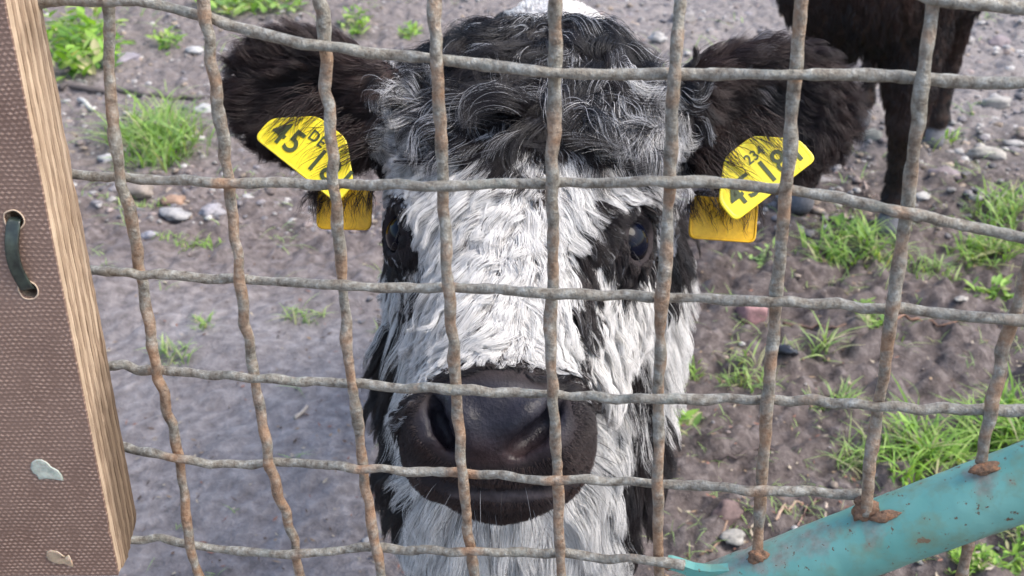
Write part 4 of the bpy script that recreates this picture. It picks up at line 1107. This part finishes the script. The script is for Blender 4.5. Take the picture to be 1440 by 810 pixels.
def flow_w(P):
    out = np.empty_like(P)
    for a in range(0, len(P), 20000):
        Q = P[a:a + 20000]; px, py, d = proj(Q)
        v = flow_px(np.clip(px, 250, 1260), np.clip(py, 0, 820))
        f = v[:, :1] * RX - v[:, 1:2] * UP
        b = d > 1.02                       # the far body: hair lies back and down
        f[b] = np.array([0, 0.8, -0.45]) + (Q[b][:, :1] - 0.05) * 3 * RX
        out[a:a + 20000] = f
    return out
TRI = CV[CF[:, [0, 1, 2]]], CV[CF[:, [0, 2, 3]]]
TA = np.concatenate(TRI)
def roots(n, sel, T=None):
    """n hair roots spread by area over the triangles where sel(centroid, normal) gives a weight"""
    T = TA if T is None else T
    c = T.mean(1); cr = np.cross(T[:, 1] - T[:, 0], T[:, 2] - T[:, 0]); ar = np.linalg.norm(cr, axis=1) * 0.5; N = norm(cr)
    w = ar * sel(c, N); w = w / w.sum()
    k = rng.choice(len(T), n, p=w); u, v = rng.random(n), rng.random(n); m = u + v > 1; u[m], v[m] = 1 - u[m], 1 - v[m]
    t = T[k]; P = t[:, 0] + u[:, None] * (t[:, 1] - t[:, 0]) + v[:, None] * (t[:, 2] - t[:, 0])
    return P, N[k]
def t_hair(name, rough, spec):
    t = NT(name); t.base(t.attr('hcol')); t.rough(rough); t.spec(spec)
    tr = t.n('ShaderNodeBsdfTranslucent'); t.l(t.attr('hcol'), tr.inputs[0])
    mx = t.n('ShaderNodeMixShader'); mx.inputs[0].default_value = 0.22
    t.l(t.b.outputs[0], mx.inputs[1]); t.l(tr.outputs[0], mx.inputs[2]); t.l(mx.outputs[0], t.t.nodes['Material Output'].inputs[0])
    return t.m
M_HAIR = t_hair('fur_strands', 0.40, 0.45)
def grow(name, f, P, N, L, col, parent, K=7, lift=0.35, hmin=0.001, hmax=None, flow=None, grav=0.15, curl=0.0, cfreq=2.0, nclump=900, clump=0.6, rad=0.00022, stiff=0.5, mess=0.12, eyes_clear=True):
    n = len(P); L = np.broadcast_to(np.asarray(L, float), (n,)).copy(); flow = flow or flow_w
    lift = np.broadcast_to(np.asarray(lift, float), (n,))
    pts = np.empty((n, K, 3)); pts[:, 0] = P - N * 0.0006
    F0 = flow(P); F0 = norm(F0 - (F0 * N).sum(1)[:, None] * N)
    # clumps share a guide hair, with a common curl
    gi = rng.choice(n, min(nclump, n), replace=False); kd = kdtree.KDTree(len(gi))
    for a, i in enumerate(gi): kd.insert(P[i], a)
    kd.balance(); own = np.array([kd.find(p)[1] for p in P]); g = gi[own]
    jit = rng.normal(0, mess * 0.4, (n, 3)) + rng.normal(0, mess, (len(gi), 3))[own]
    hm_ = np.broadcast_to(np.asarray(hmin, float), (n,))
    D = norm(lift[:, None] * N + (1 - lift)[:, None] * F0 + jit); pos = P.copy()
    for k in range(1, K):
        pos = pos + D * (L / (K - 1))[:, None]
        d = f(pos).astype(float); need = hm_ * k / (K - 1) + 0.0003
        bad = d < need
        if bad.any():
            gr_ = grad(f, pos[bad]); pos[bad] += gr_ * (need - d)[bad][:, None]
        if hmax is not None:
            hm = hmax if np.isscalar(hmax) else hmax
            far = d > hm
            if far.any():
                gr_ = grad(f, pos[far]); pos[far] -= gr_ * ((d - hm)[far] * 0.5)[:, None]
        pts[:, k] = pos
        Fk = flow(pos) if k % 2 else Fk_ if k > 1 else flow(pos)
        Fk_ = Fk
        D = norm(stiff * D + (1 - stiff) * norm(Fk + jit * 0.8) + np.array([0, 0, -1.0]) * grav)
    ts = np.linspace(0, 1, K)
    ca = clump * rng.uniform(0.6, 1.1, n)
    for k in range(1, K):
        t = ts[k] ** 0.8
        target = pts[g, k] + (P - P[g]) * 0.22
        pts[:, k] += (target - pts[:, k]) * np.clip(ca * t, 0, 0.95)[:, None]
    if curl:
        ph = rng.uniform(0, 6.28, len(gi))[own] + rng.normal(0, 0.35, n); fr = cfreq * rng.uniform(0.6, 1.4, len(gi))[own]
        am = curl * rng.uniform(0.4, 1.4, len(gi))[own] * L
        T = norm(pts[:, -1] - pts[:, 0]); A = norm(np.cross(T, N)); B = np.cross(T, A)
        for k in range(1, K):
            a = ph + fr * ts[k] * 6.28
            pts[:, k] += (am * ts[k])[:, None] * ((np.cos(a) - np.cos(ph))[:, None] * A + 0.6 * (np.sin(a) - np.sin(ph))[:, None] * B)
    if eyes_clear:
        keep = np.ones(n, bool)
        for (ec, eo, M) in EYES:
            q = (pts - ec) @ M.T
            keep &= ~(((q[..., 1] / 0.0168) ** 2 + (q[..., 2] / 0.0142) ** 2 < 1) & (q[..., 0] > 0.006) & (q[..., 0] < 0.06)).any(1)
            keep |= (np.abs(P - ec) > 0.09).any(1)
    if callable(col): C = col(P, own, len(gi))
    else: C = np.broadcast_to(col, (n, 3))
    if eyes_clear: pts, C = pts[keep], np.array(C)[keep]; n = len(pts)
    cv = bpy.data.hair_curves.new(name); cv.add_curves([K] * n)
    cv.attributes['position'].data.foreach_set('vector', pts.astype(np.float32).ravel())
    r = cv.attributes.get('radius') or cv.attributes.new('radius', 'FLOAT', 'POINT')
    taper = (1 - ts ** 2.2) * 0.85 + 0.15
    r.data.foreach_set('value', (np.outer(rad * rng.uniform(0.7, 1.3, n), taper)).astype(np.float32).ravel())
    a = cv.attributes.new('hcol', 'FLOAT_COLOR', 'CURVE'); c4 = np.ones((n, 4), np.float32); c4[:, :3] = C; a.data.foreach_set('color', c4.ravel())
    cv.materials.append(M_HAIR)
    o = bpy.data.objects.new(name, cv); COL.objects.link(o); o.parent = parent; o.matrix_parent_inverse = Matrix.Translation(parent.location).inverted()
    return o
WHT, GRY, BLK, BRN = np.array([0.78, 0.765, 0.74]), np.array([0.42, 0.42, 0.43]), np.array([0.012, 0.011, 0.013]), np.array([0.035, 0.020, 0.017])
def coat(P, own, ng, mixw=0.0, brown=0.0, white=WHT):
    v, px, py, d = pattern(P); r = rng.random(len(P)) * 0.4 + rng.random(ng)[own] * 0.6
    ce0 = np.floor(P / 0.0016).astype(int); h0 = ((ce0[:, 0] * 83492791) ^ (ce0[:, 1] * 73856093) ^ (ce0[:, 2] * 19349663)) % 997 / 997.0
    dark = (v > r * 0.9 + 0.05)
    white = np.where((h0 < 0.11)[:, None], np.array([0.30, 0.29, 0.29]), np.where((h0 > 0.975)[:, None], np.array([0.06, 0.05, 0.05]), np.asarray(white)))  # grey and dark strands: coat mottling, also painted shade for gaps between locks
    b = np.clip(brown + 0.5 * (rng.random(ng)[own] - 0.5), 0, 1)[:, None]
    c = np.where(dark[:, None], BLK * (1 - b) + BRN * b, white) * rng.uniform(0.8, 1.12, len(P))[:, None]
    if np.ndim(mixw) or mixw > 0:
        ce = np.floor(P / 0.0019).astype(int); hsh = ((ce[:, 0] * 73856093) ^ (ce[:, 1] * 19349663) ^ (ce[:, 2] * 83492791)) % 1009 / 1009.0
        q = (rng.random(ng)[own] * 0.35 + hsh * 0.65) < mixw
        c = np.where((dark & q)[:, None], GRY * (0.85 + 1.2 * hsh / 0.6)[:, None].clip(0, 1.6), c)
    return c
def vis(N, P, lo=-0.35, back=0.12):
    v = norm(CAM - P); return np.where((N * v).sum(1) > lo, 1.0, back)
fh = field(HEAD + BODY)
f_noear = field(HEAD[:12] + BODY)
def inell(px, py, e, grow_=1.0):
    cx, cy, rx, ry = e; return ((px - cx) / rx) ** 2 + ((py - cy) / ry) ** 2 < grow_
def eardist(P):
    out = []
    for (c, M, (la, lb, th)) in EARS:
        q = (P - c) @ M.T; out.append(np.sqrt((q[:, 0] / (la * 1.05)) ** 2 + (q[:, 1] / (lb * 1.1)) ** 2 + (q[:, 2] / 0.04) ** 2))
    return np.minimum(out[0], out[1])
def near_eye(P, r=1.0):
    m = np.zeros(len(P), bool)
    for (c, outw, M) in EYES:
        q = (P - c - outw * 0.0165) @ M.T
        m |= (q[:, 1] / (0.0150 * r)) ** 2 + (q[:, 2] / (0.0105 * r)) ** 2 + (q[:, 0] / 0.016) ** 2 < 1
    return m
def hv_of(P): return (P - HO) @ HM.T            # head coordinates u, v, w
def is_pad(P):
    px, py, d = proj(P); q = hv_of(P)
    return (((px - 697) / 112) ** 2 + ((py - 592) / 68) ** 2 < 1) & (d < 0.66) & (q[:, 1] > 0.12)
def muzz(P):
    px, py, d = proj(P); q = hv_of(P); return ((((px - 706) / 146) ** 2 + ((py - 632) / 112) ** 2 < 1.0) & (d < 0.70)) & (q[:, 1] > 0.06)
def headzone(P):
    return (P[:, 1] < 0.80) & (P[:, 2] > 0.6)
# muzzle: short dark fur
def s_muz(P, N):
    px, py, d = proj(P); ml = 690 - ((px - 705) / 115) ** 2 * 26
    return muzz(P) * ~is_pad(P) * ~((np.abs(px - 705) < 110) & (py > ml - 4) & (py < ml + 15)) * vis(N, P) * 1.0
P, N = roots(26000, s_muz)
def c_muz(P, own, ng):
    px, py, d = proj(P); b = np.clip((py - 540) / 120, 0.1, 1)[:, None] * rng.uniform(0.6, 1.2, (len(P), 1))
    return (BLK * 1.3 * (1 - b) + BRN * 1.35 * b) * rng.uniform(0.8, 1.3, (len(P), 1))
grow('muzzle_fur', fh, P, N, 0.0028 * rng.uniform(0.7, 1.3, len(P)) + 0.006 * np.clip((hv_of(P)[:, 2] + 0.085) / -0.02, 0, 1) + 0.006 * (proj(P)[1] < 556), c_muz, calf, K=4, lift=0.22, hmin=0.0005, nclump=2500, clump=0.35, rad=0.00011, grav=0.05)
# face
def s_face(P, N):
    q = hv_of(P); px, py, d = proj(P)
    return (headzone(P) & ~muzz(P) & (eardist(P) > 1.0) & ~near_eye(P, 1.22) & (q[:, 1] > -0.075)) * vis(N, P)
P, N = roots(125000, s_face)
q = hv_of(P); px, py, d = proj(P)
L = 0.028 + 0.013 * (fbm(P, 30, 2, 2) - 0.5)
L *= 1 - 0.5 * np.clip((py - 440) / 60, 0, 1) * (np.abs(px - 700) < 130)
L *= 1 - 0.85 * np.clip(1.75 - np.minimum(np.hypot((px - 897) / 42, (py - 338) / 42), np.hypot((px - 556) / 34, (py - 325) / 48)), 0, 1)
L *= 1 - 0.4 * (px < 600) * (py < 430)
L *= 1 - 0.72 * (py > 490) * (np.hypot((px - 706) / 175, (py - 632) / 135) < 1)
L *= 1 + 0.35 * np.clip((py - 480) / 80, 0, 1) * ((px < 590) | (px > 850))
grow('face_hair', fh, P, N, L, lambda P, o, g: coat(P, o, g, 0.15, 0.35), calf, K=7, lift=0.38, hmin=0.004 * L / 0.031, hmax=0.015, curl=0.12, cfreq=1.0, nclump=2300, clump=0.78, rad=0.000135, mess=0.17, grav=0.05)
# forelock and crown
def s_fore(P, N):
    q = hv_of(P); return (headzone(P) & (eardist(P) > 1.0) & (q[:, 1] <= -0.045) & (q[:, 2] > -0.06)) * vis(N, P, -0.5)
P, N = roots(84000, s_fore)
px, py, d = proj(P); L = 0.060 + 0.022 * (fbm(P, 25, 2, 3) - 0.5); L *= 1 - 0.5 * np.clip((np.abs(px - 760) - 100) / 60, 0, 1)
L *= np.where(((px > 865) | (px < 580)) & (py > 185), 0.5, 1)
def c_fore(P, o, g):
    px, py, d = proj(P); m = (0.22 + 0.42 * np.clip((np.abs(px - 755) - 85) / 60, 0, 1) + 0.12 * (py > 200)) * np.where((px > 560) & (px < 935), 1, 0.25)
    return coat(P, o, g, m, 0.1, WHT * 0.93)
grow('forelock', fh, P, N, L, c_fore, calf, K=10, lift=0.66, hmin=0.009, hmax=0.028, curl=0.21, cfreq=1.25, nclump=820, clump=0.82, rad=0.00015, mess=0.42, grav=0.12, stiff=0.62)
# ears
for (c, M, (la, lb, th)) in EARS:
    def ed(P): 
        q = (P - c) @ M.T; return np.sqrt((q[:, 0] / (la * 1.05)) ** 2 + (q[:, 1] / (lb * 1.1)) ** 2 + (q[:, 2] / 0.04) ** 2)
    P, N = roots(34000, lambda P, N: (ed(P) <= 1.08) * np.where((N * norm(CAM - P)).sum(1) > -0.6, 1.0, 0.35))
    q = (P - c) @ M.T
    L = 0.018 + 0.016 * rng.random(len(P)) ** 2 + 0.006 * np.clip(ed(P) - 0.6, 0, 0.4) * 2.5
    def c_ear(P, o, g):
        px, py, d = proj(P); e = ed(P); b = np.clip(0.35 + 1.0 * (e - 0.5) + 0.5 * (rng.random(g)[o] - 0.5), 0, 1)[:, None]
        cc = (BLK * (1 - b) + BRN * 1.35 * b) * rng.uniform(0.7, 1.4, (len(P), 1))
        gr = (rng.random(g)[o] < 0.05) & (c[0] > 0) & (((P - c) @ M.T)[:, 1] * np.sign((M[1] @ UP)) > 0.2 * lb)
        return np.where(gr[:, None], np.array([0.22, 0.20, 0.20]), cc)
    grow('ear_hair', fh, P, N, L, c_ear, calf, K=7, lift=0.28, hmin=0.002, hmax=0.012, curl=0.14, cfreq=1.0, nclump=800, clump=0.62, rad=0.00014, mess=0.17, grav=0.04)
# neck, chest and shoulders
def s_neck(P, N):
    q = hv_of(P); px, py, d = proj(P)
    return ((P[:, 1] < 1.12) & (P[:, 2] > 0.22) & ~muzz(P) & ((q[:, 1] < -0.04) | (P[:, 1] > 0.72) | (q[:, 2] < -0.09)) & (eardist(P) > 1.1) & ~((q[:, 2] > -0.07) & headzone(P))) * vis(N, P, -0.3, 0.15)
P, N = roots(90000, s_neck)
px, py, d = proj(P); LNK = np.where((px < 590) & (py < 450), 0.45, 1.0)
grow('neck_hair', fh, P, N, LNK * (0.038 + 0.014 * rng.random(len(P))), lambda P, o, g: coat(P, o, g, 0.06, 0.25), calf, K=7, lift=0.36, hmin=0.003, hmax=0.02, curl=0.06, cfreq=1.0, nclump=1700, clump=0.76, rad=0.0002, mess=0.18, grav=0.2)
# back, flanks and legs
fb = f_all
P, N = roots(42000, lambda P, N: ((P[:, 1] >= 1.08) | (P[:, 2] <= 0.24)) * vis(N, P, -0.3, 0.25))
grow('body_hair', fb, P, N, 0.022 + 0.012 * rng.random(len(P)) * (P[:, 2] > 0.3), lambda P, o, g: coat(P, o, g, 0.0, 0.3), calf, K=5, lift=0.3, hmin=0.002, nclump=2500, clump=0.6, rad=0.0004, mess=0.14, grav=0.25)
# eyelashes, whiskers
LP, LN, LL = [], [], []
for e, (c, outw, M) in enumerate(EYES):
    for k in range(20):
        a = random.uniform(0.15, math.pi - 0.15) if k < 18 else random.uniform(math.pi, 2 * math.pi)
        up_ = M[2] if M[2] @ UP > 0 else -M[2]
        p = c + outw * 0.0165 + M[1] * 0.0165 * math.cos(a) + up_ * 0.0135 * math.sin(a)
        LP.append(p); LN.append(norm(0.6 * outw + 0.9 * up_ * math.sin(a))); LL.append(0.009 if k < 18 else 0.004)
def c_l(P, o, g): return np.repeat(BLK[None], len(P), 0)
grow('eyelashes', fh, np.array(LP), np.array(LN), np.array(LL), c_l, calf, K=5, lift=0.8, hmin=0.0005, nclump=30, clump=0.4, rad=0.00014, mess=0.08, grav=0.12, eyes_clear=False)
P, N = roots(48, lambda P, N: muzz(P) * ~is_pad(P) * (hv_of(P)[:, 2] < -0.03) * vis(N, P, 0))
grow('whiskers', fh, P, N, 0.02 + 0.025 * rng.random(len(P)), lambda P, o, g: np.where((rng.random(len(P)) < 0.7)[:, None], BLK, GRY * .6), calf, K=7, lift=0.65, hmin=0.004, nclump=100, clump=0.3, rad=0.00012, mess=0.12, grav=0.12)

# ---------------------------------------------------------------- ear tags
t = NT('tag_yellow'); n_ = t.noise(300, 3, 0.6, t.geo()); t.base(t.ramp(n_, [(0.3, (0.74, 0.58, 0.02)), (0.7, (0.85, 0.70, 0.03))])); t.rough(0.38)
t.b.inputs['Subsurface Weight'].default_value = 0.15; t.b.inputs['Subsurface Scale'].default_value = 0.002; M_YEL = t.m
t = NT('tag_amber'); n_ = t.noise(300, 3, 0.6, t.geo()); t.base(t.ramp(n_, [(0.3, (0.62, 0.33, 0.0)), (0.7, (0.78, 0.46, 0.005))])); t.rough(0.4); M_AMB = t.m
t = NT('tag_print'); t.base((0.05, 0.065, 0.02)); t.rough(0.5); M_INK = t.m
def plate(name, org, X, Y, Z, outline, th, mat, parent, rim=0.0):
    """outline in metres in the X, Y plane, rounded corners, thickness along -Z"""
    Q = []
    m = len(outline)
    for i in range(m):
        a, b, c_ = np.array(outline[i - 1]), np.array(outline[i]), np.array(outline[(i + 1) % m])
        r = 0.0055
        p0 = b + norm(a - b) * min(r, np.linalg.norm(a - b) * 0.45); p1 = b + norm(c_ - b) * min(r, np.linalg.norm(c_ - b) * 0.45)
        for s in np.linspace(0, 1, 6): Q.append((1 - s) ** 2 * p0 + 2 * s * (1 - s) * b + s * s * p1)
    Q = np.array(Q); cen = Q.mean(0); n = len(Q)
    bm = bmesh.new(); rings = []
    prof = [(1.0, -0.5), (1.012, 0.0), (1.0, 0.5), (0.985, 0.62 if rim == 0 else 0.5 + rim), (0.955 if rim else 0.95, 0.62 if rim == 0 else 0.5 + rim), (0.93, 0.5)]
    for s, z in prof: rings.append([bm.verts.new(org + X * (cen[0] + (q[0] - cen[0]) * s) + Y * (cen[1] + (q[1] - cen[1]) * s) + Z * z * th) for q in Q])
    for a, b in zip(rings[:-1], rings[1:]):
        for i in range(n): bm.faces.new((a[i], a[(i + 1) % n], b[(i + 1) % n], b[i]))
    bm.faces.new(rings[-1]); bm.faces.new(rings[0][::-1]); bmesh.ops.recalc_face_normals(bm, faces=bm.faces)
    me = bpy.data.meshes.new(name); bm.to_mesh(me); bm.free()
    return link_mesh(name, me, mat, parent, False)
def letters(s, org, X, Y, Z, x, y, size, parent, name='printed_number', sx=1.0):
    cu = bpy.data.curves.new('t', 'FONT'); cu.body = s; cu.size = size; cu.extrude = 0.00012; cu.offset = size * 0.012; cu.align_x = 'CENTER'; cu.space_character = 1.08
    o = bpy.data.objects.new('t', cu); COL.objects.link(o)
    me = bpy.data.meshes.new_from_object(o.evaluated_get(bpy.context.evaluated_depsgraph_get())); bpy.data.objects.remove(o)
    V = np.array([v.co[:] for v in me.vertices])
    for v, p in zip(me.vertices, V): v.co = org + X * (x + p[0] * sx) + Y * (y + p[1]) + Z * (0.0011 + p[2])
    me.materials.clear()
    link_mesh(name, me, M_INK, parent, False)
def ear_tag(A, B, S, dA, dB, dS, label, words, back, mirror):
    """A, B: lower corners (pixels) at depth, S: the pin"""
    pa, pb, ps = at(*A, dA), at(*B, dB), at(*S, dS)
    X = norm(pb - pa); W = np.linalg.norm(pb - pa); Z = norm(np.cross(X, ps - pa))
    if Z @ BK < 0: Z = -Z
    Y = np.cross(Z, X); org = (pa + pb) / 2; H = (ps - org) @ Y
    e = empty('ear_tag', ps); tag(e, label, 'ear tag', 'yellow ear tags of the calf')
    w = W / 2
    plate('front_plate', org, X, Y, Z, [(-w, 0), (w, 0), (w, 0.42 * H), (w * 0.35, 0.93 * H), (-w * 0.35, 0.93 * H), (-w, 0.42 * H)], 0.0014, M_YEL, e)
    for (s, x, y, size, nm) in words: letters(s, org, X, Y, Z, x * w, y * H, size, e, nm, 0.92)
    bp = [at(*q, back[1]) for q in back[0]]
    Xb = norm(bp[1] - bp[0]); Zb = norm(np.cross(Xb, bp[2] - bp[0]));
    if Zb @ BK < 0: Zb = -Zb
    Yb = np.cross(Zb, Xb); wb = np.linalg.norm(bp[1] - bp[0]); hb = (bp[2] - bp[0]) @ Yb
    plate('back_plate', bp[0], Xb, Yb, Zb, [(0, 0), (wb, 0), (wb, hb), (0, hb)], 0.0014, M_AMB, e, 0.5)
    c0 = ps; bm = bmesh.new(); bmesh.ops.create_cone(bm, cap_ends=True, segments=24, radius1=0.004, radius2=0.004, depth=0.004)
    Mx = Matrix((X.tolist(), Y.tolist(), Z.tolist())).transposed().to_4x4(); Mx.translation = Vector((c0 - Z * 0.0015 - Y * 0.007).tolist()); bm.transform(Mx)
    me = bpy.data.meshes.new('stud'); bm.to_mesh(me); bm.free(); link_mesh('stud', me, M_YEL, e)
    return org, X, Y, Z, w, H, bp[0], Xb, Yb, Zb, wb, hb
T1 = ear_tag((358, 194), (474, 286), (462, 168), 0.735, 0.725, 0.735, 'yellow tag with printed number 45 1 in the left black ear of the calf', [('45', -0.52, 0.16, 0.0235, 'printed_number'), ('181', 0.52, 0.16, 0.0235, 'printed_number'), ('DE', -0.06, 0.55, 0.0105, 'printed_letters')], ([(445, 322), (522, 324), (448, 262)], 0.752), 0)
T2 = ear_tag((1034, 312), (1148, 224), (1042, 196), 0.735, 0.740, 0.745, 'yellow tag with printed number 45 181 in the right black ear of the calf', [('45', -0.50, 0.14, 0.0235, 'printed_number'), ('181', 0.44, 0.14, 0.0235, 'printed_number'), ('234', 0.12, 0.58, 0.0100, 'printed_number')], ([(968, 335), (1062, 342), (975, 275)], 0.765), 1)
# strands of ear hair falling over the tags
for (c, M, _), (org, X, Y, Z, w, H, b0, Xb, Yb, Zb, wb, hb) in zip(EARS, (T1, T2)):
    n = 700
    k = rng.uniform(-1, 1, n); h = rng.uniform(0.45, 1.35, n)
    P = org + X * (k * w * 0.9)[:, None] + Y * (h * H)[:, None] - Z * rng.uniform(0.002, 0.006, n)[:, None]
    keep = (h > 0.90) | (rng.random(n) < 0.012); P = P[keep]; n = len(P)
    tagz = field([('+', ell(org + Y * H * 0.45 - Z * 0.0002, (w * 1.3, H * 0.8, 0.003), np.stack([X, Y, Z])), 0.001)])
    s = np.sign(c[0])
    def fl(Q, s=s): return np.broadcast_to(s * 0.75 * RX - 0.65 * UP, Q.shape)
    grow('tag_hair', tagz, P, np.broadcast_to(Z, P.shape), 0.024 + 0.024 * rng.random(n), lambda P, o, g: BRN * rng.uniform(0.4, 1.1, (len(P), 1)), calf, K=8, lift=0.4, hmin=0.0015, hmax=0.006, flow=fl, curl=0.06, cfreq=0.7, nclump=70, clump=0.6, rad=0.00017, mess=0.22, grav=0.08)

    n = 520; P = b0 + Xb * (rng.uniform(-0.05, 1.05, n) * wb)[:, None] + Yb * (hb * rng.uniform(0.8, 1.15, n))[:, None] - Zb * 0.002
    tz = field([('+', ell(b0 + Xb * wb / 2 + Yb * hb / 2, (wb * .75, hb * .75, 0.003), np.stack([Xb, Yb, Zb])), 0.001)])
    def fl2(Q, s=s): return np.broadcast_to(s * 0.12 * RX - 1.0 * UP, Q.shape)
    grow('tag_hair', tz, P, np.broadcast_to(Zb, P.shape), 0.012 + 0.012 * rng.random(n), lambda P, o, g: BRN * rng.uniform(0.4, 1.3, (len(P), 1)), calf, K=7, lift=0.4, hmin=0.001, hmax=0.004, flow=fl2, curl=0.10, cfreq=1.2, nclump=70, clump=0.55, rad=0.00015, mess=0.2, grav=0.05)

# ---------------------------------------------------------------- second calf, dark brown, walking behind
def dark_calf():
    o0 = on_ground(1250, 328); fx, fy = o0[0], o0[1]            # right front hoof
    h0 = on_ground(1311, 206); hx, hy = h0[0], h0[1]            # right hind hoof
    ax = norm(np.array([hx - fx + 0.02, hy - fy, 0])); lat = np.array([ax[1], -ax[0], 0.0])
    if lat[0] < 0: lat = -lat
    f0 = np.array([fx, fy, 0]) - lat * 0.105; h0_ = np.array([hx, hy, 0]) - lat * 0.105
    def W(b, a, l, z): return tuple(b + ax * a + lat * l + np.array([0, 0, z]))
    ops = [('+', cone(W(f0, 0.03, 0, 0.575), W(h0_, -0.02, 0, 0.58), 0.130, 0.125), 0.06),
           ('+', ell(W((f0 + h0_) / 2, 0, 0, 0.56), (0.155, 0.26, 0.13), np.stack([lat, ax, [0, 0, 1]])), 0.06),
           ('+', ell(W(f0, -0.03, -0.03, 0.545), (0.165, 0.13, 0.145), np.stack([lat, ax, [0, 0, 1]])), 0.05),
           ('+', cone(W(f0, -0.02, -0.03, 0.56), W(f0, -0.20, -0.06, 0.82), 0.12, 0.075), 0.06),
           ('+', cone(W(f0, -0.21, -0.06, 0.88), W(f0, -0.40, -0.10, 0.80), 0.075, 0.04), 0.04),
           ('+', ell(W(f0, -0.42, -0.105, 0.79), (0.045, 0.04, 0.035)), 0.02),
           ('+', ell(W(f0, -0.17, -0.16, 0.92), (0.06, 0.03, 0.03)), 0.02), ('+', ell(W(f0, -0.17, 0.04, 0.92), (0.06, 0.03, 0.03)), 0.02)]
    for s in (1, -1):
        b = f0 + lat * 0.105 * s + (ax * 0.05 if s < 0 else 0)
        ops += [('+', cone(W(b, 0.02, -0.03 * s, 0.50), W(b, -0.015, 0, 0.27), 0.085, 0.042), 0.04), ('+', ell(W(b, -0.024, 0, 0.25), (0.034, 0.034, 0.042)), 0.015),
                ('+', cone(W(b, -0.018, 0, 0.235), W(b, 0.008, 0, 0.085), 0.028, 0.025), 0.012), ('+', ell(W(b, 0.004, 0, 0.075), (0.03, 0.031, 0.027)), 0.012), ('+', cone(W(b, 0.0, 0, 0.055), W(b, -0.012, 0, 0.02), 0.025, 0.030), 0.01)]
        b = h0_ + lat * 0.105 * s + (ax * 0.08 if s < 0 else 0)
        ops += [('+', cone(W(b, -0.01, -0.02 * s, 0.54), W(b, -0.06, 0, 0.40), 0.095, 0.055), 0.05), ('+', cone(W(b, -0.06, 0, 0.40), W(b, 0.035, 0, 0.24), 0.05, 0.029), 0.03),
                ('+', ell(W(b, 0.04, 0, 0.215), (0.026, 0.032, 0.033)), 0.012), ('+', cone(W(b, 0.035, 0, 0.21), W(b, 0.012, 0, 0.085), 0.024, 0.022), 0.012),
                ('+', ell(W(b, 0.01, 0, 0.075), (0.029, 0.031, 0.027)), 0.012), ('+', cone(W(b, 0.006, 0, 0.055), W(b, -0.006, 0, 0.02), 0.024, 0.029), 0.01)]
    ops.append(('+', cone(W(h0_, 0.13, 0, 0.55), W(h0_, 0.17, 0, 0.25), 0.02, 0.02), 0.03))
    f = field(ops); pts = np.array([o[1][1] for o in ops])
    lo, hi = pts.min(0) - 0.2, pts.max(0) + 0.2; lo[2] = -0.01
    V, F = surface_nets(f, lo, hi, 0.0105, 1)
    root = empty('dark_calf', ((f0 + h0_) / 2)); tag(root, 'dark brown calf standing behind on the gravel with only chest and legs in view', 'calf')
    o = mesh_np('body', V, F, MAT_SKIN, root)
    z = np.clip(V[:, 2] / 0.07, 0, 1)[:, None]
    hoof = np.array([0.13, 0.13, 0.14]); vcol(o, np.where(z < 0.75, hoof, np.array([0.03, 0.018, 0.014]))); vflt(o, np.zeros(len(V)), 'pad')
    T = np.concatenate([V[F[:, [0, 1, 2]]], V[F[:, [0, 2, 3]]]])
    P, N = roots(60000, lambda P, N: (P[:, 2] > 0.065) * np.where((N * norm(CAM - P)).sum(1) > -0.3, 1.0, 0.2), T)
    def fl(Q): return np.broadcast_to(np.array([0.1, 0.15, -1.0]) + ax * 0.3, Q.shape)
    def cc(P, o, g):
        b = np.clip(0.5 + 1.8 * (fbm(P, 6, 2, 2) - 0.5) + 0.4 * (rng.random(g)[o] - 0.5), 0, 1)[:, None] * np.clip((P[:, 2:3] - 0.12) / 0.15, 0.15, 1)
        return (BLK * (1 - b) + np.array([0.050, 0.024, 0.017]) * b) * rng.uniform(0.8, 1.4, (len(P), 1))
    grow('coat', f, P, N, 0.012 + 0.022 * (P[:, 2] > 0.30) * rng.random(len(P)), cc, root, K=5, lift=0.3, hmin=0.003, flow=fl, nclump=2500, clump=0.7, rad=0.0005, mess=0.15, grav=0.1)
dark_calf()
